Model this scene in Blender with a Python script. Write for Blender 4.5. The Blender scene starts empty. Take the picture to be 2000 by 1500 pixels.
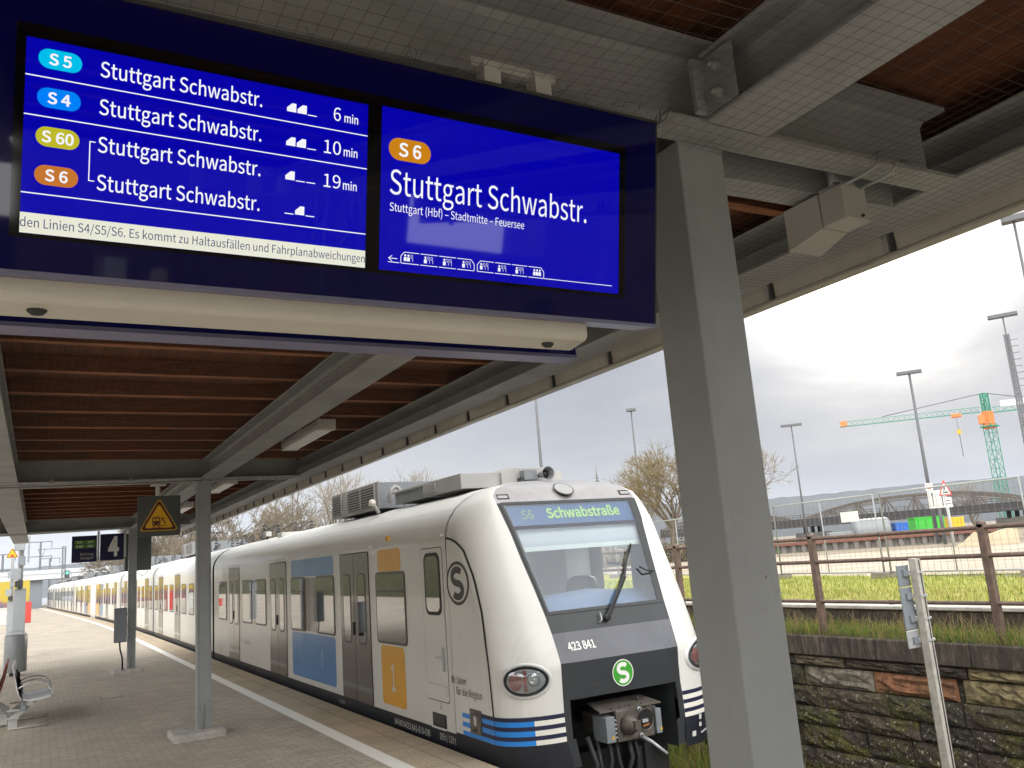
import bpy, bmesh, math, random
import numpy as np
from mathutils import Vector, Matrix
random.seed(7)
R = math.radians
SC = bpy.context.scene
COL = SC.collection

# ------------------------------------------------------------------ camera, world, sun, exposure
cam = bpy.data.cameras.new('camera'); cam.sensor_width = 36; cam.lens = 29.586
cam.clip_start = .05; cam.clip_end = 6000
co = bpy.data.objects.new('camera', cam); COL.objects.link(co); SC.camera = co
def cam_axes(yaw, pit, rol):
    fw = Vector((math.sin(yaw)*math.cos(pit), math.cos(yaw)*math.cos(pit), math.sin(pit)))
    r0 = Vector((math.cos(yaw), -math.sin(yaw), 0)); u0 = r0.cross(fw)
    r = r0*math.cos(rol) + u0*math.sin(rol); return r, r.cross(fw), fw
_r, _u, _f = cam_axes(.516845, .201546, -.075955)
co.matrix_world = Matrix(((_r.x, _u.x, -_f.x, 0), (_r.y, _u.y, -_f.y, 0), (_r.z, _u.z, -_f.z, 1.95), (0, 0, 0, 1)))

SUN_AZ, SUN_EL = R(53), R(18.5)
SDIR = Vector((math.sin(SUN_AZ)*math.cos(SUN_EL), math.cos(SUN_AZ)*math.cos(SUN_EL), math.sin(SUN_EL)))
EXPO = 0.0
SC.view_settings.view_transform = 'Standard'; SC.view_settings.look = 'None'
SC.view_settings.exposure = EXPO; SC.view_settings.gamma = 1

class NT:
    """small helper round a node tree"""
    def __init__(s, tree): s.t = tree; s.n = tree.nodes; s.l = tree.links
    def new(s, ty, **kw):
        n = s.n.new(ty)
        for k, v in kw.items(): setattr(n, k, v)
        return n
    def link(s, a, b): s.l.new(a, b)
    def put(s, sock, v):
        if hasattr(v, 'is_output') or isinstance(v, bpy.types.NodeSocket): s.l.new(v, sock)
        else: sock.default_value = v
    def math(s, op, a, b=0.0, c=0.0, clamp=False):
        n = s.new('ShaderNodeMath', operation=op, use_clamp=clamp)
        for i, v in enumerate((a, b, c)): s.put(n.inputs[i], v)
        return n.outputs[0]
    def mapr(s, v, a, b, c, d, smooth=False):
        n = s.new('ShaderNodeMapRange', interpolation_type='SMOOTHSTEP' if smooth else 'LINEAR')
        for i, x in enumerate((v, a, b, c, d)): s.put(n.inputs[i], x)
        return n.outputs[0]
    def mix(s, f, a, b, bt='MIX'):
        n = s.new('ShaderNodeMix', data_type='RGBA', blend_type=bt)
        s.put(n.inputs[0], f); s.put(n.inputs[6], c4(a)); s.put(n.inputs[7], c4(b))
        return n.outputs[2]
    def noise(s, vec, scale, detail=4, rough=.55, dist=0):
        n = s.new('ShaderNodeTexNoise'); s.put(n.inputs['Vector'], vec)
        n.inputs['Scale'].default_value = scale; n.inputs['Detail'].default_value = detail
        n.inputs['Roughness'].default_value = rough; n.inputs['Distortion'].default_value = dist
        return n.outputs['Fac']
    def mapping(s, vec, sc=(1, 1, 1), loc=(0, 0, 0), rot=(0, 0, 0)):
        n = s.new('ShaderNodeMapping'); s.put(n.inputs[0], vec)
        n.inputs[1].default_value = loc; n.inputs[2].default_value = rot; n.inputs[3].default_value = sc
        return n.outputs[0]
    def ramp(s, f, stops):
        n = s.new('ShaderNodeValToRGB'); s.put(n.inputs[0], f); e = n.color_ramp.elements
        while len(e) < len(stops): e.new(.5)
        for i, (p, c) in enumerate(stops): e[i].position = p; e[i].color = c4(c)
        return n.outputs[0]
    def sep(s, v):
        n = s.new('ShaderNodeSeparateXYZ'); s.put(n.inputs[0], v); return n.outputs
def c4(c):
    if isinstance(c, bpy.types.NodeSocket): return c
    if isinstance(c, (int, float)): return (c, c, c, 1)
    return tuple(c) if len(c) == 4 else (*c, 1)
def srgb(r, g, b):
    f = lambda x: (x/12.92 if x <= .04045 else ((x+.055)/1.055)**2.4)
    return (f(r/255), f(g/255), f(b/255))

W = bpy.data.worlds.new('World'); SC.world = W; W.use_nodes = True
n = NT(W.node_tree); n.n.clear()
tc = n.new('ShaderNodeTexCoord'); D = tc.outputs['Generated']
def dot_dir(v):
    m = n.new('ShaderNodeVectorMath', operation='DOT_PRODUCT'); n.put(m.inputs[0], D); m.inputs[1].default_value = v
    return m.outputs['Value']
sx, sy, sz = n.sep(D)
elev = n.math('MAXIMUM', sz, 0.0)
stretch = n.mapping(D, sc=(1, 1, 3.2))
n1 = n.noise(stretch, 2.1, 6, .55, .4); n2 = n.noise(stretch, 5.5, 5, .6, .3)
cl = n.math('ADD', n.math('MULTIPLY', n1, .82), n.math('MULTIPLY', n2, .18))
clf = n.mapr(cl, .32, .72, 0, 1, True)
side = n.mapr(dot_dir((-.8, .6, 0)), -.45, .75, 0, 1, True)       # the sky is paler away from the sun, to the left
low = n.mix(side, srgb(148, 161, 186), srgb(224, 226, 230))
mid = n.mix(clf, srgb(168, 174, 187), srgb(208, 208, 211))
lowc = n.mix(n.mapr(cl, .36, .62, 0, .75, True), low, srgb(196, 201, 212))
base = n.mix(n.mapr(elev, .02, .15, 0, 1, True), lowc, mid)
base = n.mix(n.mapr(side, .35, 1, 0, .75), base, srgb(232, 233, 235))
base = n.mix(n.mapr(elev, .36, .80, 0, .9, True), base, (1.7, 1.67, 1.61))
sd = n.math('MAXIMUM', dot_dir(SDIR), 0.0)
edge = n.math('MULTIPLY', n.math('SUBTRACT', cl, .5), .03)
sdn = n.math('ADD', sd, edge)
g1 = n.math('MULTIPLY', n.math('POWER', sdn, 170.0), 5.0)
g2 = n.math('MULTIPLY', n.math('POWER', sdn, 60.0), .10)
g3 = n.math('MULTIPLY', n.math('POWER', sd, 8.0), .03)
glow = n.math('ADD', n.math('ADD', g1, g2), g3)
gcol = n.mix(glow, (0, 0, 0), (1, .93, .80), 'MIX'); 
vm = n.new('ShaderNodeVectorMath', operation='SCALE'); vm.inputs[0].default_value = (1, .94, .82); n.put(vm.inputs['Scale'], glow)
back = n.math('ADD', n.mapr(dot_dir((-.93, -.34, .1)), -.15, .55, 1.0, 3.0, True), n.mapr(dot_dir((-.25, -.96, .1)), .1, .75, 0, 4.1, True))  # open, brighter overcast sky behind the camera
va = n.new('ShaderNodeVectorMath', operation='SCALE'); n.put(va.inputs[0], n.mix(n.mapr(back, 1.0, 3.0, 0, 1), base, (.80, .79, .765))); n.put(va.inputs['Scale'], back)
vs = n.new('ShaderNodeVectorMath', operation='ADD'); n.put(vs.inputs[0], va.outputs[0]); n.put(vs.inputs[1], vm.outputs[0])
bg1 = n.new('ShaderNodeBackground'); n.put(bg1.inputs[0], vs.outputs[0]); bg1.inputs[1].default_value = 1.0
sky = n.new('ShaderNodeTexSky', sky_type='NISHITA'); sky.sun_disc = False; sky.sun_elevation = SUN_EL; sky.sun_rotation = SUN_AZ
bg2 = n.new('ShaderNodeBackground'); n.put(bg2.inputs[0], sky.outputs[0]); bg2.inputs[1].default_value = .06
mx = n.new('ShaderNodeMixShader'); mx.inputs[0].default_value = .08
n.put(mx.inputs[1], bg1.outputs[0]); n.put(mx.inputs[2], bg2.outputs[0])
out = n.new('ShaderNodeOutputWorld'); n.put(out.inputs[0], mx.outputs[0])

sl = bpy.data.lights.new('sun', 'SUN'); sl.energy = 1.8; sl.angle = R(7); sl.color = (1, .93, .8)
so = bpy.data.objects.new('sun', sl); COL.objects.link(so)
so.rotation_euler = (-SDIR).to_track_quat('-Z', 'Y').to_euler()

# ------------------------------------------------------------------ materials
MATS = {}
def mat(name, col, rough=.5, metal=0., var=.12, vs=6., bump=0., bs=40., spec=.5, coat=0., emis=None, es=1., fn=None, trans=0., ior=1.45):
    if name in MATS: return MATS[name]
    m = bpy.data.materials.new(name); m.use_nodes = True
    t = NT(m.node_tree); p = t.n['Principled BSDF']
    p.inputs['Roughness'].default_value = rough; p.inputs['Metallic'].default_value = metal
    p.inputs['Specular IOR Level'].default_value = spec; p.inputs['Coat Weight'].default_value = coat
    p.inputs['IOR'].default_value = ior; p.inputs['Coat Roughness'].default_value = .04
    p.inputs['Transmission Weight'].default_value = trans
    P = t.new('ShaderNodeTexCoord').outputs['Object']
    c = c4(col)
    if var:
        f = t.noise(P, vs, 5, .6)
        c = t.mix(t.mapr(f, .3, .7, 0, 1), tuple(x*(1-var) for x in col[:3]), tuple(min(1, x*(1+var)) for x in col[:3]))
    if fn: c = fn(t, P, c, p) or c
    t.put(p.inputs['Base Color'], c)
    if bump:
        b = t.new('ShaderNodeBump'); b.inputs['Strength'].default_value = bump; b.inputs['Distance'].default_value = .01
        t.put(b.inputs['Height'], t.noise(P, bs, 5, .6)); t.put(p.inputs['Normal'], b.outputs[0])
    if emis:
        p.inputs['Emission Color'].default_value = c4(emis); p.inputs['Emission Strength'].default_value = es
    MATS[name] = m; return m

def f_joist_lit(t, P, c, p):
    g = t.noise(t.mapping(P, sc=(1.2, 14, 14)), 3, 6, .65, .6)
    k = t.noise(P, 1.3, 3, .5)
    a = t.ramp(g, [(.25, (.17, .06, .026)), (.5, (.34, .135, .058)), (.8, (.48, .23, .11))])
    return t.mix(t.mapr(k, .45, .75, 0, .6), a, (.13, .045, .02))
def f_board(t, P, c, p):
    x, y, z = t.sep(P)
    u = t.math('DIVIDE', x, .13); fr = t.math('FRACT', u)
    g = t.noise(t.mapping(P, sc=(16, 1.2, 16)), 3, 6, .65, .6)
    a = t.ramp(g, [(.25, (.06, .019, .008)), (.5, (.135, .046, .019)), (.8, (.25, .10, .043))])
    gap = t.math('MULTIPLY', t.math('LESS_THAN', fr, .04), .7)
    tone = t.noise(t.mapping(P, sc=(7.7, .25, 1)), 1., 1)
    a = t.mix(t.mapr(tone, .35, .65, 0, .45), a, (.05, .018, .009))
    return t.mix(gap, a, (.015, .007, .004))
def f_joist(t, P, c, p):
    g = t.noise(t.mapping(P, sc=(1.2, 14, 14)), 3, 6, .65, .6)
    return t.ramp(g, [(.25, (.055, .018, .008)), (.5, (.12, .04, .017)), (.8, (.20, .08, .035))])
def f_paver(t, P, c, p):
    b = t.new('ShaderNodeTexBrick'); t.put(b.inputs['Vector'], P)
    b.offset = .5; b.inputs['Scale'].default_value = 1.0
    for k, v in (('Mortar Size', .006), ('Mortar Smooth', .3), ('Bias', 0.), ('Brick Width', .19), ('Row Height', .092)): b.inputs[k].default_value = v
    b.inputs['Color1'].default_value = (.53, .465, .38, 1); b.inputs['Color2'].default_value = (.41, .36, .295, 1)
    b.inputs['Mortar'].default_value = (.26, .225, .18, 1)
    st = t.noise(P, .55, 6, .62, .5); st2 = t.noise(P, 3.1, 5, .65)
    c = t.mix(t.mapr(st, .35, .68, 0, .6), b.outputs[0], (.30, .27, .23))
    c = t.mix(t.mapr(st2, .55, .75, 0, .4), c, (.58, .52, .43))
    sp = t.noise(P, 17, 2, .5); sp2 = t.noise(P, .9, 2)
    spots = t.math('MULTIPLY', t.math('GREATER_THAN', sp, .735), t.math('GREATER_THAN', sp2, .5))
    c = t.mix(spots, c, (.66, .63, .57))
    gum = t.math('GREATER_THAN', t.noise(P, 9, 1, .4), .77)
    c = t.mix(t.math('MULTIPLY', gum, .55), c, (.13, .115, .10))
    big = t.noise(t.mapping(P, sc=(.6, .25, 1)), 1.0, 6, .65, .8)
    c = t.mix(t.mapr(big, .52, .7, 0, .4), c, (.22, .195, .165))
    bm = t.new('ShaderNodeBump'); bm.inputs['Strength'].default_value = .5; bm.inputs['Distance'].default_value = .006
    h = t.math('ADD', t.math('MULTIPLY', b.outputs['Fac'], -1.0), t.math('MULTIPLY', t.noise(P, 60, 4), .6))
    t.put(bm.inputs['Height'], h); t.put(p.inputs['Normal'], bm.outputs[0])
    return c
def f_agg(t, P, c, p):
    x, y, z = t.sep(P)
    a = t.noise(P, 42, 4, .7); s = t.noise(P, 1.1, 5, .6, .4)
    c = t.ramp(a, [(.32, (.28, .215, .145)), (.5, (.50, .41, .30)), (.72, (.64, .55, .42))])
    c = t.mix(t.mapr(s, .4, .7, 0, .45), c, (.25, .20, .145))
    v = t.new('ShaderNodeTexVoronoi', feature='DISTANCE_TO_EDGE'); v.inputs['Scale'].default_value = 2.3
    t.put(v.inputs['Vector'], t.mapping(P, sc=(1.4, .8, 1)))
    cr = t.math('MULTIPLY', t.math('LESS_THAN', v.outputs[0], .006), t.mapr(t.noise(P, .8, 3), .5, .6, 0, .6))
    j = t.math('LESS_THAN', t.math('FRACT', t.math('DIVIDE', y, 1.02)), .009)
    return t.mix(t.math('MAXIMUM', cr, t.math('MULTIPLY', j, .8)), c, (.10, .075, .055))
def f_white_line(t, P, c, p):
    a = t.noise(P, 26, 6, .75); s = t.noise(P, 3, 4)
    f = t.mapr(t.math('ADD', a, t.math('MULTIPLY', s, .35)), .84, .95, 0, 1)
    return t.mix(f, (.84, .83, .79), (.42, .37, .31))
def f_stone(t, P, c, p):
    v = t.new('ShaderNodeVertexColor', layer_name='col').outputs[0]
    a = t.noise(P, 7, 9, .72, .8); b = t.noise(P, 24, 6, .75); d = t.noise(P, 2.4, 7, .7, 1.); e = t.noise(P, 4.1, 6, .7, .5)
    z = t.sep(P)[2]; lower = t.mapr(z, .97, 1.47, 1, .12)
    c = t.mix(t.mapr(a, .38, .62, 0, .78), v, (.03, .025, .02))
    c = t.mix(t.mapr(b, .52, .74, 0, .55), c, (.21, .17, .125))
    c = t.mix(t.mapr(e, .55, .68, 0, .6), c, (.04, .034, .028))
    m = t.math('MULTIPLY', t.mapr(d, .45, .57, 0, .95), lower)
    mc = t.mix(t.mapr(b, .4, .65, 0, 1), (.062, .064, .014), (.19, .185, .05))
    c = t.mix(m, c, mc)
    w = t.noise(P, 30, 4, .7)
    c = t.mix(t.math('MULTIPLY', t.mapr(w, .60, .66, 0, 1), lower), c, (.62, .58, .50))
    bm = t.new('ShaderNodeBump'); bm.inputs['Strength'].default_value = 1.; bm.inputs['Distance'].default_value = .05
    t.put(bm.inputs['Height'], t.math('ADD', a, t.math('MULTIPLY', b, .9))); t.put(p.inputs['Normal'], bm.outputs[0])
    return c
def f_coping(t, P, c, p):
    a = t.noise(t.mapping(P, sc=(1, 3, .7)), 5, 6, .7, .5); b = t.noise(P, 16, 5, .65)
    c = t.ramp(a, [(.3, (.022, .018, .016)), (.52, (.065, .052, .042)), (.75, (.17, .14, .11))])
    c = t.mix(t.mapr(b, .62, .72, 0, .6), c, (.09, .10, .025))
    return c
def f_rust(t, P, c, p):
    a = t.noise(P, 14, 6, .7)
    return t.ramp(a, [(.3, (.075, .052, .043)), (.55, (.13, .088, .07)), (.75, (.24, .135, .085))])
def f_trainwhite(t, P, c, p):
    a = t.noise(t.mapping(P, sc=(1, .35, 2.5)), 1.6, 5, .6); z = t.sep(P)[2]
    dirt = t.math('MULTIPLY', t.mapr(a, .42, .72, 0, .35), t.mapr(z, .1, .9, 1, .3))
    run = t.noise(t.mapping(P, sc=(1, 9, .5)), 1.4, 4, .6)
    dirt = t.math('ADD', dirt, t.math('MULTIPLY', t.mapr(run, .55, .8, 0, .28), t.mapr(z, 2.0, 3.2, 1, .4)))
    return t.mix(dirt, (.70, .695, .67), (.42, .405, .37))
def f_grassg(t, P, c, p):
    a = t.noise(P, 2.2, 6, .7); b = t.noise(P, .5, 4)
    c = t.ramp(a, [(.3, (.20, .21, .03)), (.55, (.30, .29, .045)), (.78, (.42, .36, .09))])
    return t.mix(t.mapr(b, .4, .7, 0, .4), c, (.30, .24, .06))
def f_road(t, P, c, p):
    a = t.noise(t.mapping(P, sc=(.4, 1, 1), rot=(0, 0, .5)), .9, 6, .65, .5); b = t.noise(P, 6, 6, .7)
    c = t.ramp(a, [(.3, (.27, .225, .175)), (.5, (.38, .32, .25)), (.7, (.48, .41, .325))])
    return t.mix(t.mapr(b, .5, .8, 0, .4), c, (.40, .33, .25))
def f_ballast(t, P, c, p):
    v = t.new('ShaderNodeTexVoronoi'); v.inputs['Scale'].default_value = 22; t.put(v.inputs['Vector'], P)
    c = t.mix(t.sep(v.outputs['Color'])[0], (.05, .04, .032), (.19, .155, .12))
    g = t.noise(P, 1.3, 5, .7)
    return t.mix(t.mapr(g, .5, .62, 0, .8), c, (.085, .10, .03))
def f_hill(t, P, c, p):
    a = t.noise(P, .02, 6, .7)
    return t.mix(a, (.018, .022, .022), (.05, .05, .048))
def f_mural(t, P, c, p):
    a = t.noise(t.mapping(P, sc=(1, 1, 1)), .45, 2, .5, 1.5); x, y, z = t.sep(P)
    b = t.noise(P, .8, 3, .6, 2.)
    pk = t.ramp(b, [(.38, (.62, .46, .03)), (.45, (.42, .12, .10)), (.52, (.34, .15, .18)), (.6, (.10, .14, .28)), (.68, (.38, .08, .06))])
    f = t.mapr(t.math('ADD', z, t.math('MULTIPLY', a, 1.5)), 1.6, 2.2, 1, 0)
    return t.mix(.45, t.mix(f, (.66, .49, .02), pk), (.10, .085, .06))
def f_glassrefl(t, P, c, p): return c

M_paint = mat('beam_paint', (.42, .405, .36), .5, var=.10, vs=3, bump=.05)
M_paintd = mat('beam_paint_dirty', (.285, .297, .292), .55, var=.2, vs=2.2, bump=.06)
def f_post(t, P, c, p):
    r = t.noise(t.mapping(P, sc=(16, 16, .7)), 1.5, 5, .65); d = t.noise(P, 2.2, 5, .6); k = t.noise(P, 26, 3, .5)
    c = t.mix(t.mapr(r, .55, .8, 0, .22), c, (.17, .165, .155)); c = t.mix(t.mapr(d, .5, .75, 0, .25), c, (.30, .31, .31))
    return t.mix(t.mapr(k, .74, .78, 0, .8), c, (.16, .12, .09))
M_post = mat('post_paint', (.285, .302, .308), .45, var=.06, vs=5, bump=.18, bs=90, fn=f_post)
M_gutter = mat('gutter_sheet', (.38, .36, .325), .5, var=.15, vs=3)
M_joist_lit = mat('joist_wood_lit', (.2, .06, .02), .7, var=0, fn=f_joist_lit, bump=.15)
M_board = mat('stained_boards', (.2, .06, .02), .75, var=0, fn=f_board, bump=.15)
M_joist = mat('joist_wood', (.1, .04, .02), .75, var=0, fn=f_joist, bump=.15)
M_net = mat('net_wire', (.075, .065, .06), .6, var=.2)
M_dark = mat('dark_steel', (.035, .036, .04), .55, var=.2)
M_black = mat('black_rubber', (.012, .012, .013), .5, var=.1)
M_galv = mat('galvanised', (.46, .48, .50), .42, metal=.35, var=.14, vs=14)
M_lgrey = mat('light_grey_paint', (.52, .52, .50), .45, var=.06)
M_cream = mat('cream_sheet', (.60, .575, .51), .42, var=.04)
M_navy = mat('navy_frame', (.008, .009, .11), .18, var=0, spec=.5)
M_navyglass = mat('navy_glass', (.003, .003, .07), .03, var=0, spec=.5)
M_bezel = mat('black_bezel', (.003, .003, .004), .06, var=0)
M_lav = mat('lavender_rim', (.16, .16, .27), .35, var=.05)
M_conc = mat('concrete', (.42, .40, .37), .85, var=.22, vs=9, bump=.35, bs=60)
M_concd = mat('old_concrete', (.20, .18, .155), .9, var=.35, vs=4, bump=.4, bs=30)
M_paver = mat('pavers', (.35, .3, .25), .82, var=0, fn=f_paver)
M_agg = mat('aggregate_slab', (.4, .33, .24), .85, var=0, fn=f_agg, bump=.4, bs=70)
M_line = mat('worn_white_paint', (.7, .7, .66), .7, var=0, fn=f_white_line)
M_ballast = mat('ballast', (.1, .1, .1), .95, var=0, fn=f_ballast, bump=.6, bs=30)
M_rail = mat('rail_steel', (.16, .10, .075), .5, metal=.4, var=.3)
M_stone = mat('sandstone_blocks', (.1, .1, .1), .93, var=0, fn=f_stone)
M_coping = mat('coping_stone', (.06, .05, .04), .9, var=0, fn=f_coping, bump=.5, bs=24)
M_rust = mat('rusty_brown_paint', (.12, .08, .065), .6, var=0, fn=f_rust, bump=.15)
M_grassg = mat('dry_grass_ground', (.3, .27, .04), .95, var=0, fn=f_grassg, bump=.5, bs=18)
M_road = mat('sandy_road', (.5, .43, .34), .9, var=0, fn=f_road, bump=.2, bs=12)
M_earth = mat('earth', (.21, .17, .12), .95, var=.35, vs=.4)
M_hill = mat('wooded_hill', (.1, .11, .1), 1, var=0, fn=f_hill)
M_tw = mat('train_white', (.74, .72, .67), .36, var=0, fn=f_trainwhite, spec=.45, coat=.22)
M_roof = mat('train_roof_white', (.80, .80, .775), .35, var=.05, vs=2)
M_tdark = mat('train_dark_grey', (.036, .040, .045), .35, var=.12, vs=5)
M_tcap = mat('train_cap_grey', (.36, .35, .36), .30, metal=.45, var=.08)
M_tskirt = mat('train_skirt_navy', (.016, .018, .026), .42, var=.2)
M_shelf = mat('train_shelf_grey', (.125, .13, .15), .35, var=.10, vs=3)
M_door = mat('door_brown_grey', (.105, .096, .085), .24, metal=.25, var=.06, coat=.5)
M_frame = mat('window_rubber', (.10, .092, .085), .45, var=.05)
M_wglass = mat('mirror_glass', (.30, .305, .31), .025, metal=1., var=0)
M_dglass = mat('dark_glass', (.02, .022, .024), .03, var=0, spec=1., ior=1.9)
M_blue = mat('train_blue', (.028, .185, .47), .28, var=.04, coat=.3)
M_sblue = mat('stripe_blue', (.015, .24, .75), .3, var=.03, coat=.4)
M_yel = mat('train_yellow', (.74, .36, .018), .3, var=.05, coat=.25)
M_sign_y = mat('sign_yellow', (.80, .45, .012), .4, var=.03)
M_maroon = mat('sign_maroon', (.10, .018, .016), .5, var=.05)
M_snavy = mat('stripe_navy', (.022, .024, .06), .3, var=.05)
M_swhite = mat('stripe_white', (.80, .78, .72), .3, var=.03)
M_txtw = mat('white_lettering', (.82, .82, .80), .5, var=0)
M_txtd = mat('dark_lettering', (.045, .042, .040), .5, var=0)
M_txtg = mat('pale_lettering', (.62, .62, .60), .5, var=0)
M_sgreen = mat('logo_green', (.06, .36, .04), .35, var=.03)
M_coup = mat('coupler_iron', (.135, .12, .105), .5, metal=.4, var=.3, vs=10, bump=.25)
M_signgrey = mat('sign_grey', (.085, .095, .092), .45, var=.06)
M_hyd = mat('sign_navy', (.010, .012, .065), .3, var=.05)
M_led = mat('led_green', (.05, .1, .02), .5, var=0, emis=(.14, .26, .05), es=.18)
M_diff = mat('lamp_diffuser', (.74, .74, .70), .35, var=.04)
M_leaf = mat('weed_green', (.13, .20, .035), .8, var=.4, vs=8)
M_straw = mat('dry_straw', (.30, .23, .11), .9, var=.35, vs=8)
M_gblade = mat('sunny_grass', (.25, .29, .05), .85, var=.35, vs=5)
for m_ in (M_leaf, M_straw, M_gblade):      # thin blades let light through
    t = NT(m_.node_tree); p = t.n['Principled BSDF']; tl = t.new('ShaderNodeBsdfTranslucent'); c_ = p.inputs['Base Color'].links[0].from_socket
    t.put(tl.inputs[0], c_); mxs = t.new('ShaderNodeMixShader'); mxs.inputs[0].default_value = .5; t.put(mxs.inputs[1], p.outputs[0]); t.put(mxs.inputs[2], tl.outputs[0])
    t.put([q for q in t.n if q.type == 'OUTPUT_MATERIAL'][0].inputs[0], mxs.outputs[0])
M_wtim = mat('grey_timber', (.42, .40, .36), .85, var=.22, vs=18, bump=.3)
M_signback = mat('sign_back_grey', (.20, .225, .25), .5, var=.08)
M_bark = mat('bark', (.13, .105, .075), .95, var=.3, vs=12)
M_twig = mat('olive_twigs', (.20, .155, .075), .95, var=.3, vs=2)
M_twigg = mat('grey_twigs', (.28, .25, .22), .95, var=.2, vs=2)
M_twigr = mat('russet_twigs', (.195, .16, .12), .95, var=.3, vs=2)
M_crane = mat('crane_green', (.03, .22, .14), .5, var=.1)
M_crano = mat('crane_orange', (.72, .17, .035), .5, var=.08)
M_steelbr = mat('bridge_steel', (.085, .07, .06), .8, var=.25, vs=.6)
M_steeld = mat('bridge_girder', (.035, .032, .033), .8, var=.2)
M_lamp = mat('lamp_pole_grey', (.105, .108, .12), .5, var=.08)
M_red = mat('red_paint', (.55, .05, .04), .45, var=.08)
M_bgreen = mat('box_green', (.04, .40, .035), .5, var=.06)
M_bblue = mat('box_blue', (.02, .12, .45), .5, var=.08)
M_byel = mat('box_yellow', (.62, .42, .02), .5, var=.08)
M_white = mat('white_sheet', (.70, .70, .68), .5, var=.05)
M_mural = mat('mural', (.8, .6, .02), .7, var=0, fn=f_mural)
M_bridgew = mat('pale_bridge', (.50, .52, .55), .7, var=.08)
M_hedge = mat('hedge', (.075, .075, .035), .9, var=.5, vs=2.5, bump=.8, bs=4)
M_brick = mat('dark_building', (.13, .10, .085), .85, var=.2, vs=.8)

EM = .5 ** EXPO
def screen_mat(name, col, spec=.5):
    m = mat(name, (.001, .001, .002), .03, var=0, spec=spec, emis=col, es=EM); return m
M_scr = screen_mat('screen_blue', srgb(4, 2, 166))
M_scrw = screen_mat('screen_white', srgb(244, 244, 250), .2)
M_scrtick = screen_mat('screen_ticker', srgb(232, 232, 215))
M_scrtxt = screen_mat('screen_ticker_text', srgb(52, 52, 110))
M_b5 = screen_mat('badge_cyan', srgb(0, 190, 232), .2); M_b4 = screen_mat('badge_blue', srgb(0, 128, 246), .2)
M_b60 = screen_mat('badge_lime', srgb(190, 184, 40), .2); M_b6 = screen_mat('badge_brown', srgb(196, 116, 46), .2)
M_b6b = screen_mat('badge_ochre', srgb(200, 128, 20), .2)

# ------------------------------------------------------------------ mesh builder
WL = {}
def bend(y):
    if y < 32: return 0.
    if y < 68: return -(y-32)**2/1800.
    return -.72 - (y-68)*.04
def V(*a): return Vector(a)
def ui_font():
    try: return bpy.data.fonts.load(bpy.utils.resource_path('LOCAL')+'/datafiles/fonts/Noto Sans CJK Regular.woff2')   # ships with Blender
    except Exception: return None
FONT = ui_font()
def text_geo(body, bold=0.):
    cu = bpy.data.curves.new('t', 'FONT')
    if FONT: cu.font = FONT
    cu.body = body; cu.size = 1; cu.offset = bold; cu.resolution_u = 3
    ob = bpy.data.objects.new('t', cu); COL.objects.link(ob)
    dg = bpy.context.evaluated_depsgraph_get(); me = bpy.data.meshes.new_from_object(ob.evaluated_get(dg))
    vs = [v.co.copy() for v in me.vertices]; fs = [list(p.vertices) for p in me.polygons]
    bpy.data.objects.remove(ob); bpy.data.curves.remove(cu); bpy.data.meshes.remove(me)
    return vs, fs
CAPH = max(p.y for p in text_geo('H')[0])
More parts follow.
